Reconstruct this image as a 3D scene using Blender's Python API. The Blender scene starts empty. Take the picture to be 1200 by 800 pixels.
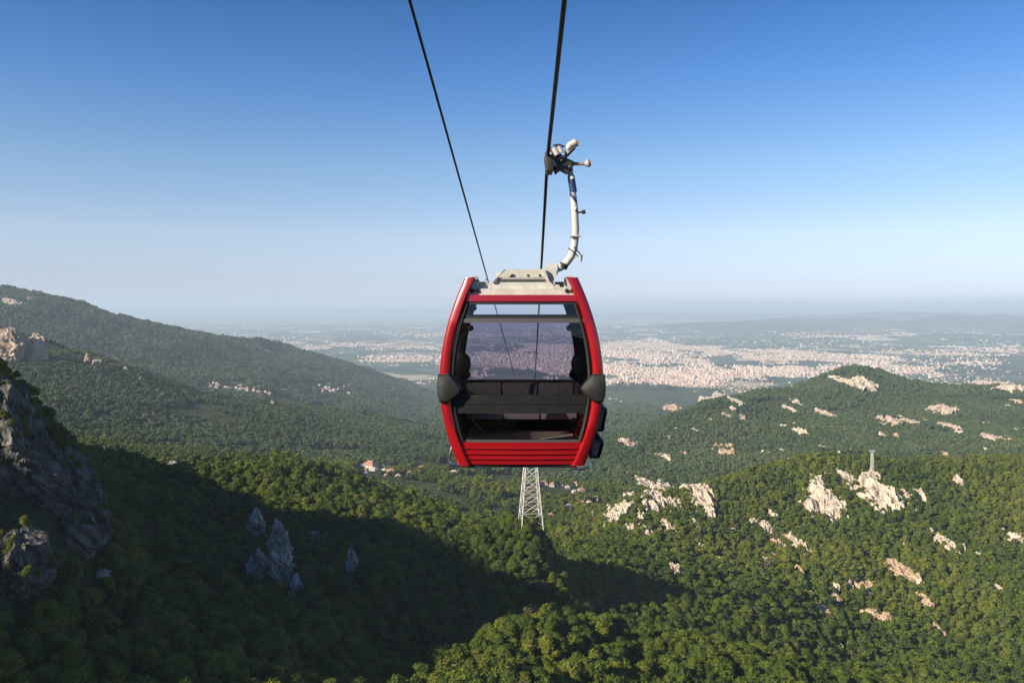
import bpy, bmesh, math, random, time
import numpy as np
from mathutils import Vector, Matrix

T0 = time.time()
random.seed(7)
rng = np.random.default_rng(11)
S = bpy.context.scene
C = S.collection
PI = math.pi

# ------------------------------------------------------------------ camera, sky, sun
F = 933.33            # focal length in photograph pixels (28 mm on 36 mm)
HOR = 358.0           # horizon row
CZ = 700.0            # camera height; the plain lies at 50
SUN_AZ, SUN_EL = -125.0, 28.0

cam = bpy.data.cameras.new('camera')
cam.lens = 28.0; cam.sensor_width = 36.0; cam.shift_y = (HOR - 400) / 1200.0
cam.clip_start = 0.1; cam.clip_end = 300000
cam_o = bpy.data.objects.new('camera', cam); C.objects.link(cam_o)
cam_o.location = (0, 0, CZ); cam_o.rotation_euler = (PI / 2, 0, 0)
S.camera = cam_o

W = bpy.data.worlds.new('World'); S.world = W; W.use_nodes = True
nt = W.node_tree; nt.nodes.clear()
sky = nt.nodes.new('ShaderNodeTexSky'); sky.sky_type = 'NISHITA'; sky.sun_disc = False
sky.sun_elevation = math.radians(SUN_EL); sky.sun_rotation = math.radians(SUN_AZ)
sky.altitude = 700; sky.air_density = 1.0; sky.dust_density = 0.3; sky.ozone_density = 6.0
bg = nt.nodes.new('ShaderNodeBackground'); bg.inputs['Strength'].default_value = 0.0715
wo = nt.nodes.new('ShaderNodeOutputWorld')
# clear-day tint: deeper blue overhead, paler and whiter low down, the same all the way round
tcw = nt.nodes.new('ShaderNodeTexCoord'); sxyz = nt.nodes.new('ShaderNodeSeparateXYZ'); nt.links.new(tcw.outputs['Generated'], sxyz.inputs[0])
rw = nt.nodes.new('ShaderNodeValToRGB'); el = rw.color_ramp.elements
mrw = nt.nodes.new('ShaderNodeMapRange'); mrw.inputs['From Min'].default_value = 0.0; mrw.inputs['From Max'].default_value = 1.0; nt.links.new(sxyz.outputs[2], mrw.inputs['Value'])
nt.links.new(mrw.outputs[0], rw.inputs[0])
TINT = [(0.0, (1.12, 1.06, 1.42)), (0.028, (1.18, 1.04, 1.22)), (0.084, (1.62, 1.24, 1.16)), (0.168, (1.36, 1.25, 1.17)), (0.268, (0.76, 1.03, 1.24)), (0.368, (0.38, 0.77, 1.05)), (0.7, (0.24, 0.52, 0.80))]
while len(el) < len(TINT): el.new(0.5)
for i_, (p_, c_) in enumerate(TINT):
    el[i_].position = p_; el[i_].color = (c_[0] / 2, c_[1] / 2, c_[2] / 2, 1)
mw = nt.nodes.new('ShaderNodeVectorMath'); mw.operation = 'MULTIPLY'; nt.links.new(sky.outputs[0], mw.inputs[0]); nt.links.new(rw.outputs[0], mw.inputs[1])
mw2 = nt.nodes.new('ShaderNodeVectorMath'); mw2.operation = 'SCALE'; mw2.inputs['Scale'].default_value = 2.0; nt.links.new(mw.outputs[0], mw2.inputs[0])
nt.links.new(mw2.outputs[0], bg.inputs[0]); nt.links.new(bg.outputs[0], wo.inputs[0])

SD = Vector((math.sin(math.radians(SUN_AZ)) * math.cos(math.radians(SUN_EL)),
             math.cos(math.radians(SUN_AZ)) * math.cos(math.radians(SUN_EL)), math.sin(math.radians(SUN_EL))))
sun = bpy.data.lights.new('sun', 'SUN'); sun.energy = 5.0; sun.angle = math.radians(0.53); sun.color = (1.0, 0.89, 0.70)
sun_o = bpy.data.objects.new('sun', sun); C.objects.link(sun_o)
sun_o.rotation_euler = SD.to_track_quat('Z', 'Y').to_euler(); sun_o.location = (0, 0, CZ + 500)

S.view_settings.view_transform = 'Standard'; S.view_settings.look = 'None'
S.view_settings.exposure = 0.75; S.view_settings.gamma = 1.0
try: S.view_settings.use_curve_mapping = False
except Exception: pass
S.render.engine = 'CYCLES'
S.cycles.use_denoising = True
S.cycles.max_bounces = 7; S.cycles.diffuse_bounces = 3; S.cycles.glossy_bounces = 3
S.cycles.transparent_max_bounces = 24; S.cycles.volume_bounces = 1
S.cycles.use_adaptive_sampling = True; S.cycles.adaptive_threshold = 0.008
HAZE = 5.8e-5

# ------------------------------------------------------------------ helpers
def P(px, py, Y):
    return Vector(((px - 600) / F * Y, Y, CZ + (HOR - py) / F * Y))

def tag(o, label=None, cat=None, group=None, kind=None):
    if label: o['label'] = label
    if cat: o['category'] = cat
    if group: o['group'] = group
    if kind: o['kind'] = kind
    return o

def link(name, me, parent=None, loc=None):
    o = bpy.data.objects.new(name, me); C.objects.link(o)
    if parent is not None: o.parent = parent
    if loc is not None: o.location = loc
    return o

def empty(name, loc, label, cat, group=None):
    o = bpy.data.objects.new(name, None); C.objects.link(o); o.location = loc
    o.empty_display_size = 0.5
    return tag(o, label, cat, group)

def mesh_np(name, V, Fc, mat=None, smooth=False):
    """V (n,3), Fc (m,k) with k = 3 or 4"""
    me = bpy.data.meshes.new(name)
    V = np.asarray(V, dtype=np.float32); Fc = np.asarray(Fc, dtype=np.int32)
    k = Fc.shape[1]
    me.vertices.add(len(V)); me.vertices.foreach_set('co', V.ravel())
    me.loops.add(Fc.size); me.loops.foreach_set('vertex_index', Fc.ravel())
    me.polygons.add(len(Fc)); me.polygons.foreach_set('loop_start', np.arange(0, Fc.size, k, dtype=np.int32))
    me.polygons.foreach_set('use_smooth', np.full(len(Fc), smooth))
    me.update(calc_edges=True); me.validate()
    if mat: me.materials.append(mat)
    return me

class MB:
    """collects simple shapes in world space, built as one mesh relative to an origin"""
    def __init__(s): s.bm = bmesh.new()
    def box(s, x0, x1, y0, y1, z0, z1, M=None, bevel=0):
        r = bmesh.ops.create_cube(s.bm, size=1)
        m = Matrix.Translation(((x0 + x1) / 2, (y0 + y1) / 2, (z0 + z1) / 2)) @ Matrix.Diagonal((x1 - x0, y1 - y0, z1 - z0, 1))
        if M: m = M @ m
        bmesh.ops.transform(s.bm, matrix=m, verts=r['verts'])
        if bevel:
            es = list({e for v in r['verts'] for e in v.link_edges})
            bmesh.ops.bevel(s.bm, geom=es, offset=bevel, segments=2, affect='EDGES', profile=0.7)
        return s
    def prism(s, pts, y0, y1):
        """pts: (x,z) outline extruded along y"""
        a = [s.bm.verts.new((p[0], y0, p[1])) for p in pts]; b = [s.bm.verts.new((p[0], y1, p[1])) for p in pts]
        s.bm.faces.new(a); s.bm.faces.new(b[::-1])
        n = len(pts)
        for i in range(n): s.bm.faces.new((a[i], b[i], b[(i + 1) % n], a[(i + 1) % n]))
        return s
    def tube(s, pts, r, seg=10, closed_ends=True, flat=1.0):
        pts = [Vector(p) for p in pts]; n = len(pts)
        rs = r if isinstance(r, (list, tuple)) else [r] * n
        rings = []; up = None
        for i, p in enumerate(pts):
            t = (pts[min(i + 1, n - 1)] - pts[max(i - 1, 0)]).normalized()
            if up is None:
                up = Vector((0, 1, 0)) if abs(t.y) < 0.8 else Vector((0, 0, 1))
            a = (up - t * up.dot(t)).normalized(); b = t.cross(a); up = a
            rings.append([s.bm.verts.new(p + (a * math.cos(2 * PI * k / seg) * flat + b * math.sin(2 * PI * k / seg)) * rs[i]) for k in range(seg)])
        for i in range(n - 1):
            for k in range(seg):
                s.bm.faces.new((rings[i][k], rings[i][(k + 1) % seg], rings[i + 1][(k + 1) % seg], rings[i + 1][k]))
        if closed_ends:
            s.bm.faces.new(rings[0][::-1]); s.bm.faces.new(rings[-1])
        return s
    def bar(s, a, b, w, d=None):
        """square section bar from a to b"""
        s.tube([a, b], w * 0.7071, seg=4); return s
    def ball(s, c, r, sc=(1, 1, 1), sub=2):
        q = bmesh.ops.create_icosphere(s.bm, subdivisions=sub, radius=r)
        bmesh.ops.transform(s.bm, matrix=Matrix.Translation(c) @ Matrix.Diagonal((*sc, 1)), verts=q['verts']); return s
    def build(s, name, mat, parent=None, origin=None, smooth=False, ang=35):
        o0 = Vector(origin) if origin is not None else (parent.location.copy() if parent is not None else Vector((0, 0, 0)))
        if parent is not None and parent.parent is not None and origin is None:
            o0 = parent.parent.location + parent.location
        bmesh.ops.translate(s.bm, verts=s.bm.verts, vec=-o0)
        bmesh.ops.recalc_face_normals(s.bm, faces=s.bm.faces)
        me = bpy.data.meshes.new(name); s.bm.to_mesh(me); s.bm.free()
        me.materials.append(mat)
        if smooth:
            me.polygons.foreach_set('use_smooth', [True] * len(me.polygons))
            try: me.set_sharp_from_angle(angle=math.radians(ang))
            except Exception: pass
        o = link(name, me, parent)
        if parent is None: o.location = o0
        return o

# noise -------------------------------------------------------------
def _hash(ix, iy, seed):
    h = (ix.astype(np.int64) * 374761393 + iy.astype(np.int64) * 668265263 + seed * 1442695041) & 0xffffffff
    h = ((h ^ (h >> 13)) * 1274126177) & 0xffffffff
    h = h ^ (h >> 16)
    return (h & 0xffff) / 32767.5 - 1.0
def vnoise(x, y, wl, seed=0):
    x = np.asarray(x) / wl; y = np.asarray(y) / wl
    ix = np.floor(x); iy = np.floor(y); fx = x - ix; fy = y - iy
    fx = fx * fx * fx * (fx * (fx * 6 - 15) + 10); fy = fy * fy * fy * (fy * (fy * 6 - 15) + 10)
    a = _hash(ix, iy, seed); b = _hash(ix + 1, iy, seed); c = _hash(ix, iy + 1, seed); d = _hash(ix + 1, iy + 1, seed)
    return (a * (1 - fx) + b * fx) * (1 - fy) + (c * (1 - fx) + d * fx) * fy
def fbm(x, y, wl, oct=4, seed=0, gain=0.5):
    s = 0; a = 1; t = 0
    for i in range(oct):
        ca, sa = math.cos(0.7 * i), math.sin(0.7 * i)
        s = s + a * vnoise(x * ca - y * sa + 13.7 * i, x * sa + y * ca, wl / 2 ** i, seed + i); t += a; a *= gain
    return s / t
def ridged(x, y, wl, oct=4, seed=0):
    s = 0; a = 1; t = 0
    for i in range(oct):
        ca, sa = math.cos(0.9 * i), math.sin(0.9 * i)
        s = s + a * (1 - np.abs(vnoise(x * ca - y * sa, x * sa + y * ca + 9.1 * i, wl / 2 ** i, seed + i)) * 2); t += a; a *= 0.5
    return s / t
def sstep(a, b, x):
    t = np.clip((x - a) / (b - a), 0, 1); return t * t * (3 - 2 * t)

# materials ----------------------------------------------------------
def mat(name):
    m = bpy.data.materials.new(name); m.use_nodes = True; n = m.node_tree; n.nodes.clear()
    out = n.nodes.new('ShaderNodeOutputMaterial')
    return m, n, out
def N(n, t, **kw):
    x = n.nodes.new(t)
    for k, v in kw.items():
        if k in x.inputs: x.inputs[k].default_value = v
        else: setattr(x, k, v)
    return x
def principled(name, col, rough=0.5, metal=0.0, spec=0.5, noise=None, bump=None, coat=0.0):
    """noise=(scale, amount, second colour), bump=(scale, strength)"""
    m, n, out = mat(name)
    p = N(n, 'ShaderNodeBsdfPrincipled'); n.links.new(p.outputs[0], out.inputs[0])
    p.inputs['Base Color'].default_value = (*col, 1); p.inputs['Roughness'].default_value = rough
    p.inputs['Metallic'].default_value = metal; p.inputs['Specular IOR Level'].default_value = spec
    if coat: p.inputs['Coat Weight'].default_value = coat; p.inputs['Coat Roughness'].default_value = 0.08
    tc = N(n, 'ShaderNodeTexCoord')
    if noise:
        t = N(n, 'ShaderNodeTexNoise', Scale=noise[0], Detail=6.0, Roughness=0.65); n.links.new(tc.outputs['Object'], t.inputs['Vector'])
        r = N(n, 'ShaderNodeValToRGB'); r.color_ramp.elements[0].position = 0.38; r.color_ramp.elements[1].position = 0.66
        r.color_ramp.elements[0].color = (*col, 1)
        c2 = noise[2]; a = noise[1]
        r.color_ramp.elements[1].color = (*[col[i] * (1 - a) + c2[i] * a for i in range(3)], 1)
        n.links.new(t.outputs[0], r.inputs[0]); n.links.new(r.outputs[0], p.inputs['Base Color'])
        mr = N(n, 'ShaderNodeMapRange'); mr.inputs['To Min'].default_value = rough * 0.8; mr.inputs['To Max'].default_value = min(1, rough * 1.3)
        n.links.new(t.outputs[0], mr.inputs['Value']); n.links.new(mr.outputs[0], p.inputs['Roughness'])
    if bump:
        t = N(n, 'ShaderNodeTexNoise', Scale=bump[0], Detail=5.0); n.links.new(tc.outputs['Object'], t.inputs['Vector'])
        b = N(n, 'ShaderNodeBump', Strength=bump[1]); b.inputs['Distance'].default_value = 0.02
        n.links.new(t.outputs[0], b.inputs['Height']); n.links.new(b.outputs[0], p.inputs['Normal'])
    return m

def foliage(name, cols):
    m, n, out = mat(name)
    p = N(n, 'ShaderNodeBsdfPrincipled', Roughness=0.62); p.inputs['Specular IOR Level'].default_value = 0.25
    oi = N(n, 'ShaderNodeObjectInfo')
    r = N(n, 'ShaderNodeValToRGB'); el = r.color_ramp.elements
    while len(el) < len(cols): el.new(0.5)
    for i, c in enumerate(cols):
        el[i].position = i / (len(cols) - 1); el[i].color = (*c, 1)
    geo = N(n, 'ShaderNodeNewGeometry')
    t = N(n, 'ShaderNodeTexNoise', Scale=0.006, Detail=3.0); n.links.new(geo.outputs['Position'], t.inputs['Vector'])
    # tree to tree variation plus broad patches of the wood
    ad = N(n, 'ShaderNodeMath', operation='MULTIPLY_ADD'); ad.inputs[1].default_value = 0.5
    sh = N(n, 'ShaderNodeMath', operation='MULTIPLY_ADD'); sh.inputs[1].default_value = 1.1; sh.inputs[2].default_value = -0.22
    n.links.new(t.outputs[0], sh.inputs[0])
    n.links.new(oi.outputs['Random'], ad.inputs[0]); n.links.new(sh.outputs[0], ad.inputs[2]); n.links.new(ad.outputs[0], r.inputs[0])
    t2 = N(n, 'ShaderNodeTexNoise', Scale=0.9, Detail=2.0); n.links.new(geo.outputs['Position'], t2.inputs['Vector'])
    hs = N(n, 'ShaderNodeHueSaturation'); n.links.new(r.outputs[0], hs.inputs['Color'])
    mr = N(n, 'ShaderNodeMapRange'); mr.inputs['From Min'].default_value = 0.3; mr.inputs['From Max'].default_value = 0.7
    mr.inputs['To Min'].default_value = 0.75; mr.inputs['To Max'].default_value = 1.3
    n.links.new(t2.outputs[0], mr.inputs['Value']); n.links.new(mr.outputs[0], hs.inputs['Value'])
    n.links.new(hs.outputs[0], p.inputs['Base Color'])
    # now and then a dry, grey-brown crown
    gt = N(n, 'ShaderNodeMath', operation='GREATER_THAN'); gt.inputs[1].default_value = 0.988; n.links.new(oi.outputs['Random'], gt.inputs[0])
    dry = N(n, 'ShaderNodeMix', data_type='RGBA'); n.links.new(gt.outputs[0], dry.inputs[0]); n.links.new(hs.outputs[0], dry.inputs[6]); dry.inputs[7].default_value = (0.13, 0.115, 0.06, 1)
    hs = dry; hso = dry.outputs[2]; n.links.new(hso, p.inputs['Base Color'])
    tr = N(n, 'ShaderNodeBsdfTranslucent'); n.links.new(hso, tr.inputs['Color'])
    mx = N(n, 'ShaderNodeMixShader'); mx.inputs[0].default_value = 0.3
    n.links.new(p.outputs[0], mx.inputs[1]); n.links.new(tr.outputs[0], mx.inputs[2]); n.links.new(mx.outputs[0], out.inputs[0])
    return m

def rockmat(name, c1, c2, sc=0.12):
    m, n, out = mat(name)
    p = N(n, 'ShaderNodeBsdfPrincipled', Roughness=0.9); p.inputs['Specular IOR Level'].default_value = 0.2
    geo = N(n, 'ShaderNodeNewGeometry')
    mp = N(n, 'ShaderNodeMapping'); mp.inputs['Scale'].default_value = (1, 1, 0.45); n.links.new(geo.outputs['Position'], mp.inputs['Vector'])
    t = N(n, 'ShaderNodeTexNoise', Scale=sc, Detail=8.0, Roughness=0.7); n.links.new(mp.outputs[0], t.inputs['Vector'])
    r = N(n, 'ShaderNodeValToRGB'); r.color_ramp.elements[0].position = 0.36; r.color_ramp.elements[1].position = 0.56
    r.color_ramp.elements[0].color = (*c2, 1); r.color_ramp.elements[1].color = (*c1, 1)
    n.links.new(t.outputs[0], r.inputs[0])
    v = N(n, 'ShaderNodeTexVoronoi', Scale=sc * 2.2); n.links.new(mp.outputs[0], v.inputs['Vector'])
    b = N(n, 'ShaderNodeBump', Strength=0.9); b.inputs['Distance'].default_value = 1.2
    ad = N(n, 'ShaderNodeMath', operation='ADD'); n.links.new(t.outputs[0], ad.inputs[0]); n.links.new(v.outputs['Distance'], ad.inputs[1])
    n.links.new(ad.outputs[0], b.inputs['Height']); n.links.new(b.outputs[0], p.inputs['Normal'])
    n.links.new(r.outputs[0], p.inputs['Base Color']); n.links.new(p.outputs[0], out.inputs[0])
    return m

def glassmat(name, tint, gl=0.06):
    m, n, out = mat(name)
    t = N(n, 'ShaderNodeBsdfTransparent'); t.inputs['Color'].default_value = (*tint, 1)
    g = N(n, 'ShaderNodeBsdfGlossy', Roughness=0.03); g.inputs['Color'].default_value = (1, 1, 1, 1)
    fr = N(n, 'ShaderNodeFresnel', IOR=1.38)
    mu = N(n, 'ShaderNodeMath', operation='MULTIPLY'); mu.inputs[1].default_value = 0.9
    n.links.new(fr.outputs[0], mu.inputs[0])
    mx = N(n, 'ShaderNodeMixShader'); n.links.new(mu.outputs[0], mx.inputs[0])
    n.links.new(t.outputs[0], mx.inputs[1]); n.links.new(g.outputs[0], mx.inputs[2]); n.links.new(mx.outputs[0], out.inputs[0])
    return m

M = {}
M['leaf'] = foliage('leaf', [(0.022, 0.048, 0.016), (0.064, 0.104, 0.016), (0.128, 0.162, 0.020), (0.225, 0.225, 0.028)])
M['leaf_far'] = foliage('leaf_far', [(0.042, 0.072, 0.030), (0.062, 0.102, 0.038), (0.090, 0.130, 0.046), (0.135, 0.160, 0.058)])
M['bark'] = principled('bark', (0.09, 0.07, 0.05), 0.9, noise=(3, 0.6, (0.18, 0.15, 0.12)), bump=(8, 0.6))
M['deadwood'] = principled('deadwood', (0.36, 0.31, 0.25), 0.9, noise=(2, 0.6, (0.25, 0.2, 0.16)))
M['lime'] = rockmat('limestone', (0.58, 0.49, 0.385), (0.24, 0.195, 0.14))
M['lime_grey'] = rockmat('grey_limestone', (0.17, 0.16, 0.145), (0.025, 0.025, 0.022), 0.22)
M['lime_shade'] = rockmat('pale_crag_limestone', (0.52, 0.50, 0.46), (0.10, 0.095, 0.085), 0.3)
M['lime_pink'] = rockmat('pink_limestone', (0.50, 0.38, 0.30), (0.20, 0.155, 0.11), 0.05)
M['soil'] = rockmat('bare_soil', (0.50, 0.36, 0.24), (0.28, 0.21, 0.13), 0.2)
M['red'] = principled('red_paint', (0.29, 0.003, 0.008), 0.30, spec=0.5, coat=0.5, noise=(2.5, 0.3, (0.24, 0.006, 0.010)), bump=(3, 0.06))
M['black'] = principled('black_plastic', (0.011, 0.011, 0.012), 0.5, spec=0.35, noise=(5, 0.5, (0.02, 0.02, 0.02)))
M['grey'] = principled('grey_plastic', (0.10, 0.10, 0.098), 0.5, noise=(6, 0.6, (0.15, 0.15, 0.145)), bump=(40, 0.15))
M['bumper'] = principled('bumper_plastic', (0.020, 0.020, 0.019), 0.5, noise=(6, 0.6, (0.035, 0.035, 0.034)), bump=(60, 0.2))
M['rubber'] = principled('rubber', (0.012, 0.012, 0.013), 0.7)
M['white'] = principled('cream_paint', (0.56, 0.545, 0.505), 0.55, noise=(7, 0.6, (0.36, 0.33, 0.27)), bump=(30, 0.15))
M['galv'] = principled('galvanised_steel', (0.58, 0.58, 0.56), 0.5, metal=0.35, noise=(9, 0.5, (0.42, 0.41, 0.38)))
M['chrome'] = principled('chrome', (0.8, 0.8, 0.8), 0.18, metal=1.0)
M['rail'] = principled('grey_rail', (0.13, 0.125, 0.12), 0.35, metal=0.4, noise=(12, 0.3, (0.09, 0.09, 0.09)))
M['navy'] = principled('navy_paint', (0.018, 0.035, 0.11), 0.4, noise=(9, 0.5, (0.03, 0.05, 0.13)))
M['seat'] = principled('seat_fabric', (0.06, 0.056, 0.06), 0.85, noise=(14, 0.5, (0.13, 0.12, 0.12)), bump=(60, 0.3))
M['cushion'] = principled('pale_cushion', (0.42, 0.36, 0.34), 0.8, noise=(10, 0.4, (0.42, 0.36, 0.33)), bump=(50, 0.3))
M['floor'] = principled('floor_sheet', (0.55, 0.42, 0.32), 0.7, noise=(8, 0.5, (0.38, 0.29, 0.23)))
M['rope'] = principled('wire_rope', (0.045, 0.05, 0.055), 0.45, metal=0.5, noise=(30, 0.4, (0.02, 0.02, 0.02)))
M['oily'] = principled('oily_steel', (0.05, 0.045, 0.042), 0.4, metal=0.6, noise=(30, 0.7, (0.13, 0.10, 0.08)))
M['rust'] = principled('rusty_steel', (0.30, 0.17, 0.10), 0.7, noise=(40, 0.7, (0.5, 0.4, 0.3)))
M['lattice'] = principled('pale_steel', (0.52, 0.51, 0.48), 0.55, noise=(0.8, 0.4, (0.45, 0.42, 0.36)))
M['glass'] = glassmat('tinted_glass', (0.79, 0.78, 0.84))
M['glass_clear'] = glassmat('clear_glass', (0.95, 0.96, 0.98))
M['glass_dark'] = glassmat('dark_glass', (0.64, 0.64, 0.68))
M['roof_tile'] = principled('roof_tiles', (0.38, 0.17, 0.12), 0.85, noise=(0.6, 0.7, (0.44, 0.27, 0.21)))
M['roof_pale'] = principled('pale_roof', (0.50, 0.42, 0.36), 0.8, noise=(0.5, 0.5, (0.4, 0.3, 0.25)))
M['plaster'] = principled('plaster', (0.54, 0.50, 0.45), 0.9, noise=(0.5, 0.4, (0.5, 0.45, 0.38)))
M['plaster_tan'] = principled('tan_plaster', (0.52, 0.40, 0.29), 0.9, noise=(0.5, 0.4, (0.44, 0.34, 0.26)))
M['pane'] = principled('window_pane', (0.03, 0.04, 0.05), 0.15)
M['sticker'] = principled('round_sticker', (0.55, 0.60, 0.55), 0.6)
M['pink'] = principled('pink_plastic', (0.65, 0.12, 0.16), 0.5)

# ------------------------------------------------------------------ terrain
TH = 8.5   # canopy height above the ground at the ridge lines
lines = [
 # foreground knoll: crest, near slope
 [(440,814,232),(480,788,258),(520,758,288),(560,731,312),(590,713,326),(640,709,334),(680,722,338),(730,737,340),(790,743,345),(860,752,350),(950,772,350),(1030,789,350),(1110,803,350),(1300,835,345)],
 [(480,840,210),(560,800,240),(640,790,258),(760,795,285),(860,800,298),(1000,830,298),(1200,862,300)],
 [(300,900,140),(500,910,160),(640,890,190),(800,900,220),(1000,930,230),(1250,950,230)],
 [(0,1100,90),(300,1150,100),(600,1150,115),(900,1150,130),(1250,1150,140)],
 # ravine behind the knoll
 [(0,815,165),(120,810,180),(300,802,208),(400,775,262),(480,750,325),(560,716,380),(640,705,415),(700,720,428),(740,732,436),(800,747,440),(900,772,460),(1000,792,485),(1250,815,540)],
 # right hill: faces and crest
 [(690,690,470),(740,708,470),(800,715,485),(900,716,545),(1000,705,655),(1120,705,665),(1280,705,670)],
 [(690,652,540),(760,650,615),(860,640,745),(960,640,765),(1080,640,785),(1280,640,795)],
 [(695,612,800),(731,600,800),(800,596,830),(900,590,860),(1000,582,870),(1120,580,880),(1280,580,885)],
 [(690,598,870),(720,586,875),(760,572,885),(800,566,900),(840,561,920),(880,548,940),(905,543,950),(940,533,960),(975,528,960),(1020,531,955),(1060,536,955),(1120,532,965),(1200,531,975),(1320,528,985)],
 [(760,592,1060),(850,590,1150),(950,580,1200),(1100,580,1200),(1300,580,1200)],
 # ridge on the left: face, crest, hidden back
 [(60,800,175),(200,765,215),(300,740,255),(400,720,300),(500,716,340)],
 [(150,690,285),(250,690,305),(350,692,325),(450,690,350),(550,692,395),(620,690,420)],
 [(170,610,385),(260,610,420),(350,640,395),(450,648,400),(550,660,425),(600,668,430),(640,680,432)],
 [(105,524,530),(160,532,555),(200,546,575),(232,541,600),(280,530,622),(330,524,640),(380,538,622),(430,559,600),(480,577,570),(530,592,530),(565,601,500),(595,599,485),(622,590,470)],
 [(640,628,464),(655,655,460),(665,677,452)],
 [(590,625,520),(615,645,500),(640,655,495)],
 [(100,560,700),(200,575,760),(300,565,820),(380,570,820),(450,588,780),(530,615,700),(600,640,640),(650,640,620)],
 # valley with the villages
 [(560,588,930),(600,597,900),(650,604,860),(690,602,920)],
 [(300,548,1050),(400,556,1030),(430,557,1040),(470,560,1040),(520,560,1060),(600,570,1100),(650,575,1120),(700,575,1150)],
 [(300,530,1250),(400,535,1280),(500,536,1350),(600,545,1400),(680,552,1400),(720,548,1420),(800,562,1350),(1000,562,1400),(1280,562,1400)],
 [(480,505,2100),(560,512,2100),(640,518,2100),(700,518,2100),(725,515,2100)],
 [(500,494,3000),(600,497,3000),(700,497,3100),(760,494,3200)],
 # hill on the middle right
 [(712,532,1560),(735,512,1720),(760,496,1850),(785,484,1950),(820,467,2050),(850,461,2100),(900,457,2200),(940,449,2350),(975,440,2500),(1005,436,2600),(1030,440,2600),(1060,449,2550),(1085,459,2450),(1120,461,2400),(1170,458,2400),(1200,455,2400),(1320,446,2400)],
 [(760,525,1650),(850,505,1750),(950,500,1850),(1050,500,1900),(1150,500,1900),(1300,500,1900)],
 [(850,545,1480),(950,535,1500),(1050,530,1550),(1150,530,1550),(1300,530,1550)],
 [(780,500,2500),(850,484,3000),(950,474,3400),(1010,470,3600),(1100,478,3400),(1300,478,3400)],
 # green hill on the middle left
 [(-150,372,1850),(0,389,1850),(50,401,1820),(110,418,1800),(180,440,1800),(230,458,1850),(290,470,1950),(350,478,2100),(420,487,2300),(500,497,2500)],
 [(-100,450,1350),(20,450,1400),(110,478,1350),(200,495,1350),(300,500,1450),(400,507,1600),(480,512,1750)],
 [(-100,520,950),(60,525,1000),(150,535,1000),(260,540,1050)],
 [(-150,415,2500),(0,412,2500),(110,440,2500),(230,474,2550),(300,479,2600),(380,487,2800),(500,500,2850)],
 # far ridge on the left
 [(-200,332,3800),(-60,338,3800),(0,341,3800),(40,345,3850),(100,361,4000),(150,378,4200),(215,392,4500),(300,403,4800),(340,409,5000),(400,427,5300),(450,443,5600),(500,455,6000)],
 [(-100,375,3000),(0,385,3000),(100,408,3000),(200,432,3000),(300,455,3000),(370,465,3300),(440,468,3900),(500,472,4400)],
 [(-200,440,6500),(0,440,6500),(150,445,6700),(300,450,6800),(400,452,6900)],
 # edge of the plain
 [(560,485,4000),(650,484,4000),(740,482,4000),(850,487,4200),(1000,487,4300),(1300,487,4300)],
 [(540,470,5300),(620,472,5300),(740,470,5400),(780,464,5600),(850,466,5600),(1000,470,5500),(1300,470,5500)],
 [(-200,452,6500),(450,452,6500),(620,450,6600),(800,452,6500),(1000,452,6500),(1300,452,6500)],
 # cliff at the left edge
 [(-120,392,235),(-40,405,238),(0,424,240),(40,468,245),(75,500,250),(100,522,255),(130,572,262),(142,612,265)],
 [(0,560,225),(60,600,228),(110,640,238)],
 [(0,700,192),(80,720,205),(140,730,225)],
 [(0,480,330),(60,545,330),(110,580,340),(150,625,335)],
]
ctrl = []
for L in lines:
    for (a, b) in zip(L[:-1], L[1:]):
        n = max(1, int(abs(a[0] - b[0]) / F / 0.034 + 0.5))
        for k in range(n):
            t = k / n; ctrl.append([a[i] + (b[i] - a[i]) * t for i in range(3)])
    ctrl.append(list(L[-1]))
pts = []
for px, py, Y in ctrl:
    p = P(px, py, Y); r = math.hypot(p.x, p.y)
    th = TH if r < 4500 else 0
    pts.append((p.x, p.y, p.z - CZ - th))
# the mountain that carries the cableway, left of and behind the picture; crest shaped to throw its shade on the left slopes
pts += [(-430,700,-95),(-430,560,-40),(-430,500,-5),(-430,450,10),(-430,417,13),(-430,382,30),(-430,347,42),(-430,296,62),(-430,245,80),(-430,222,97),(-430,205,112),(-430,185,119),(-430,165,122),
        (-430,140,124),(-430,115,130),(-430,80,144),(-430,62,152),(-430,47,152),(-430,22,140),(-430,0,130),(-430,-30,130),(-365,45,80),(-365,80,80),(-365,10,78),(-430,-80,130),(-430,-140,138),(-430,-220,150),(-430,-350,165),(-400,-600,180),
        (-330,417,-45),(-330,347,-20),(-300,245,-20),(-205,272,-18),(-240,290,-18),(-195,255,-20),(-300,175,20),(-300,95,25),(-300,15,30),(-300,-80,40),(-300,-220,60),
        (-560,450,-40),(-560,347,-30),(-580,212,30),(-580,95,40),(-580,-80,40),(-600,-350,60),
        (-900,500,-220),(-900,200,-120),(-900,-300,-60),(-1500,600,-350),(-1500,0,-300),(-1500,-800,-200),(-3000,0,-500),(-3000,1500,-450),(-1500,1300,-250),
        (-180,150,-60),(-155,200,-52),(-172,225,-40),(-145,178,-60),(-180,50,-40),(-180,-60,-30),(-150,-220,0),(-60,60,-75),(0,60,-85),(0,-60,-60),(0,-150,-35),(0,-300,0),(0,-600,60),
        (90,0,-88),(120,-120,-70),(200,-300,-20),(300,120,-140),(450,0,-140),(600,300,-190),(700,-300,-120),(1000,300,-260),(1200,-500,-200),
        (2000,500,-400),(3000,0,-500),(0,-1500,100),(1500,-1500,-100),(0,-4000,-300),(-3000,-3000,-300),(3000,-3000,-500)]
pts = np.array(pts, dtype=np.float64)
ASC = 3.0
def polar(x, y): return np.arctan2(x, y) * ASC, np.log(np.hypot(x, y))
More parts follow.
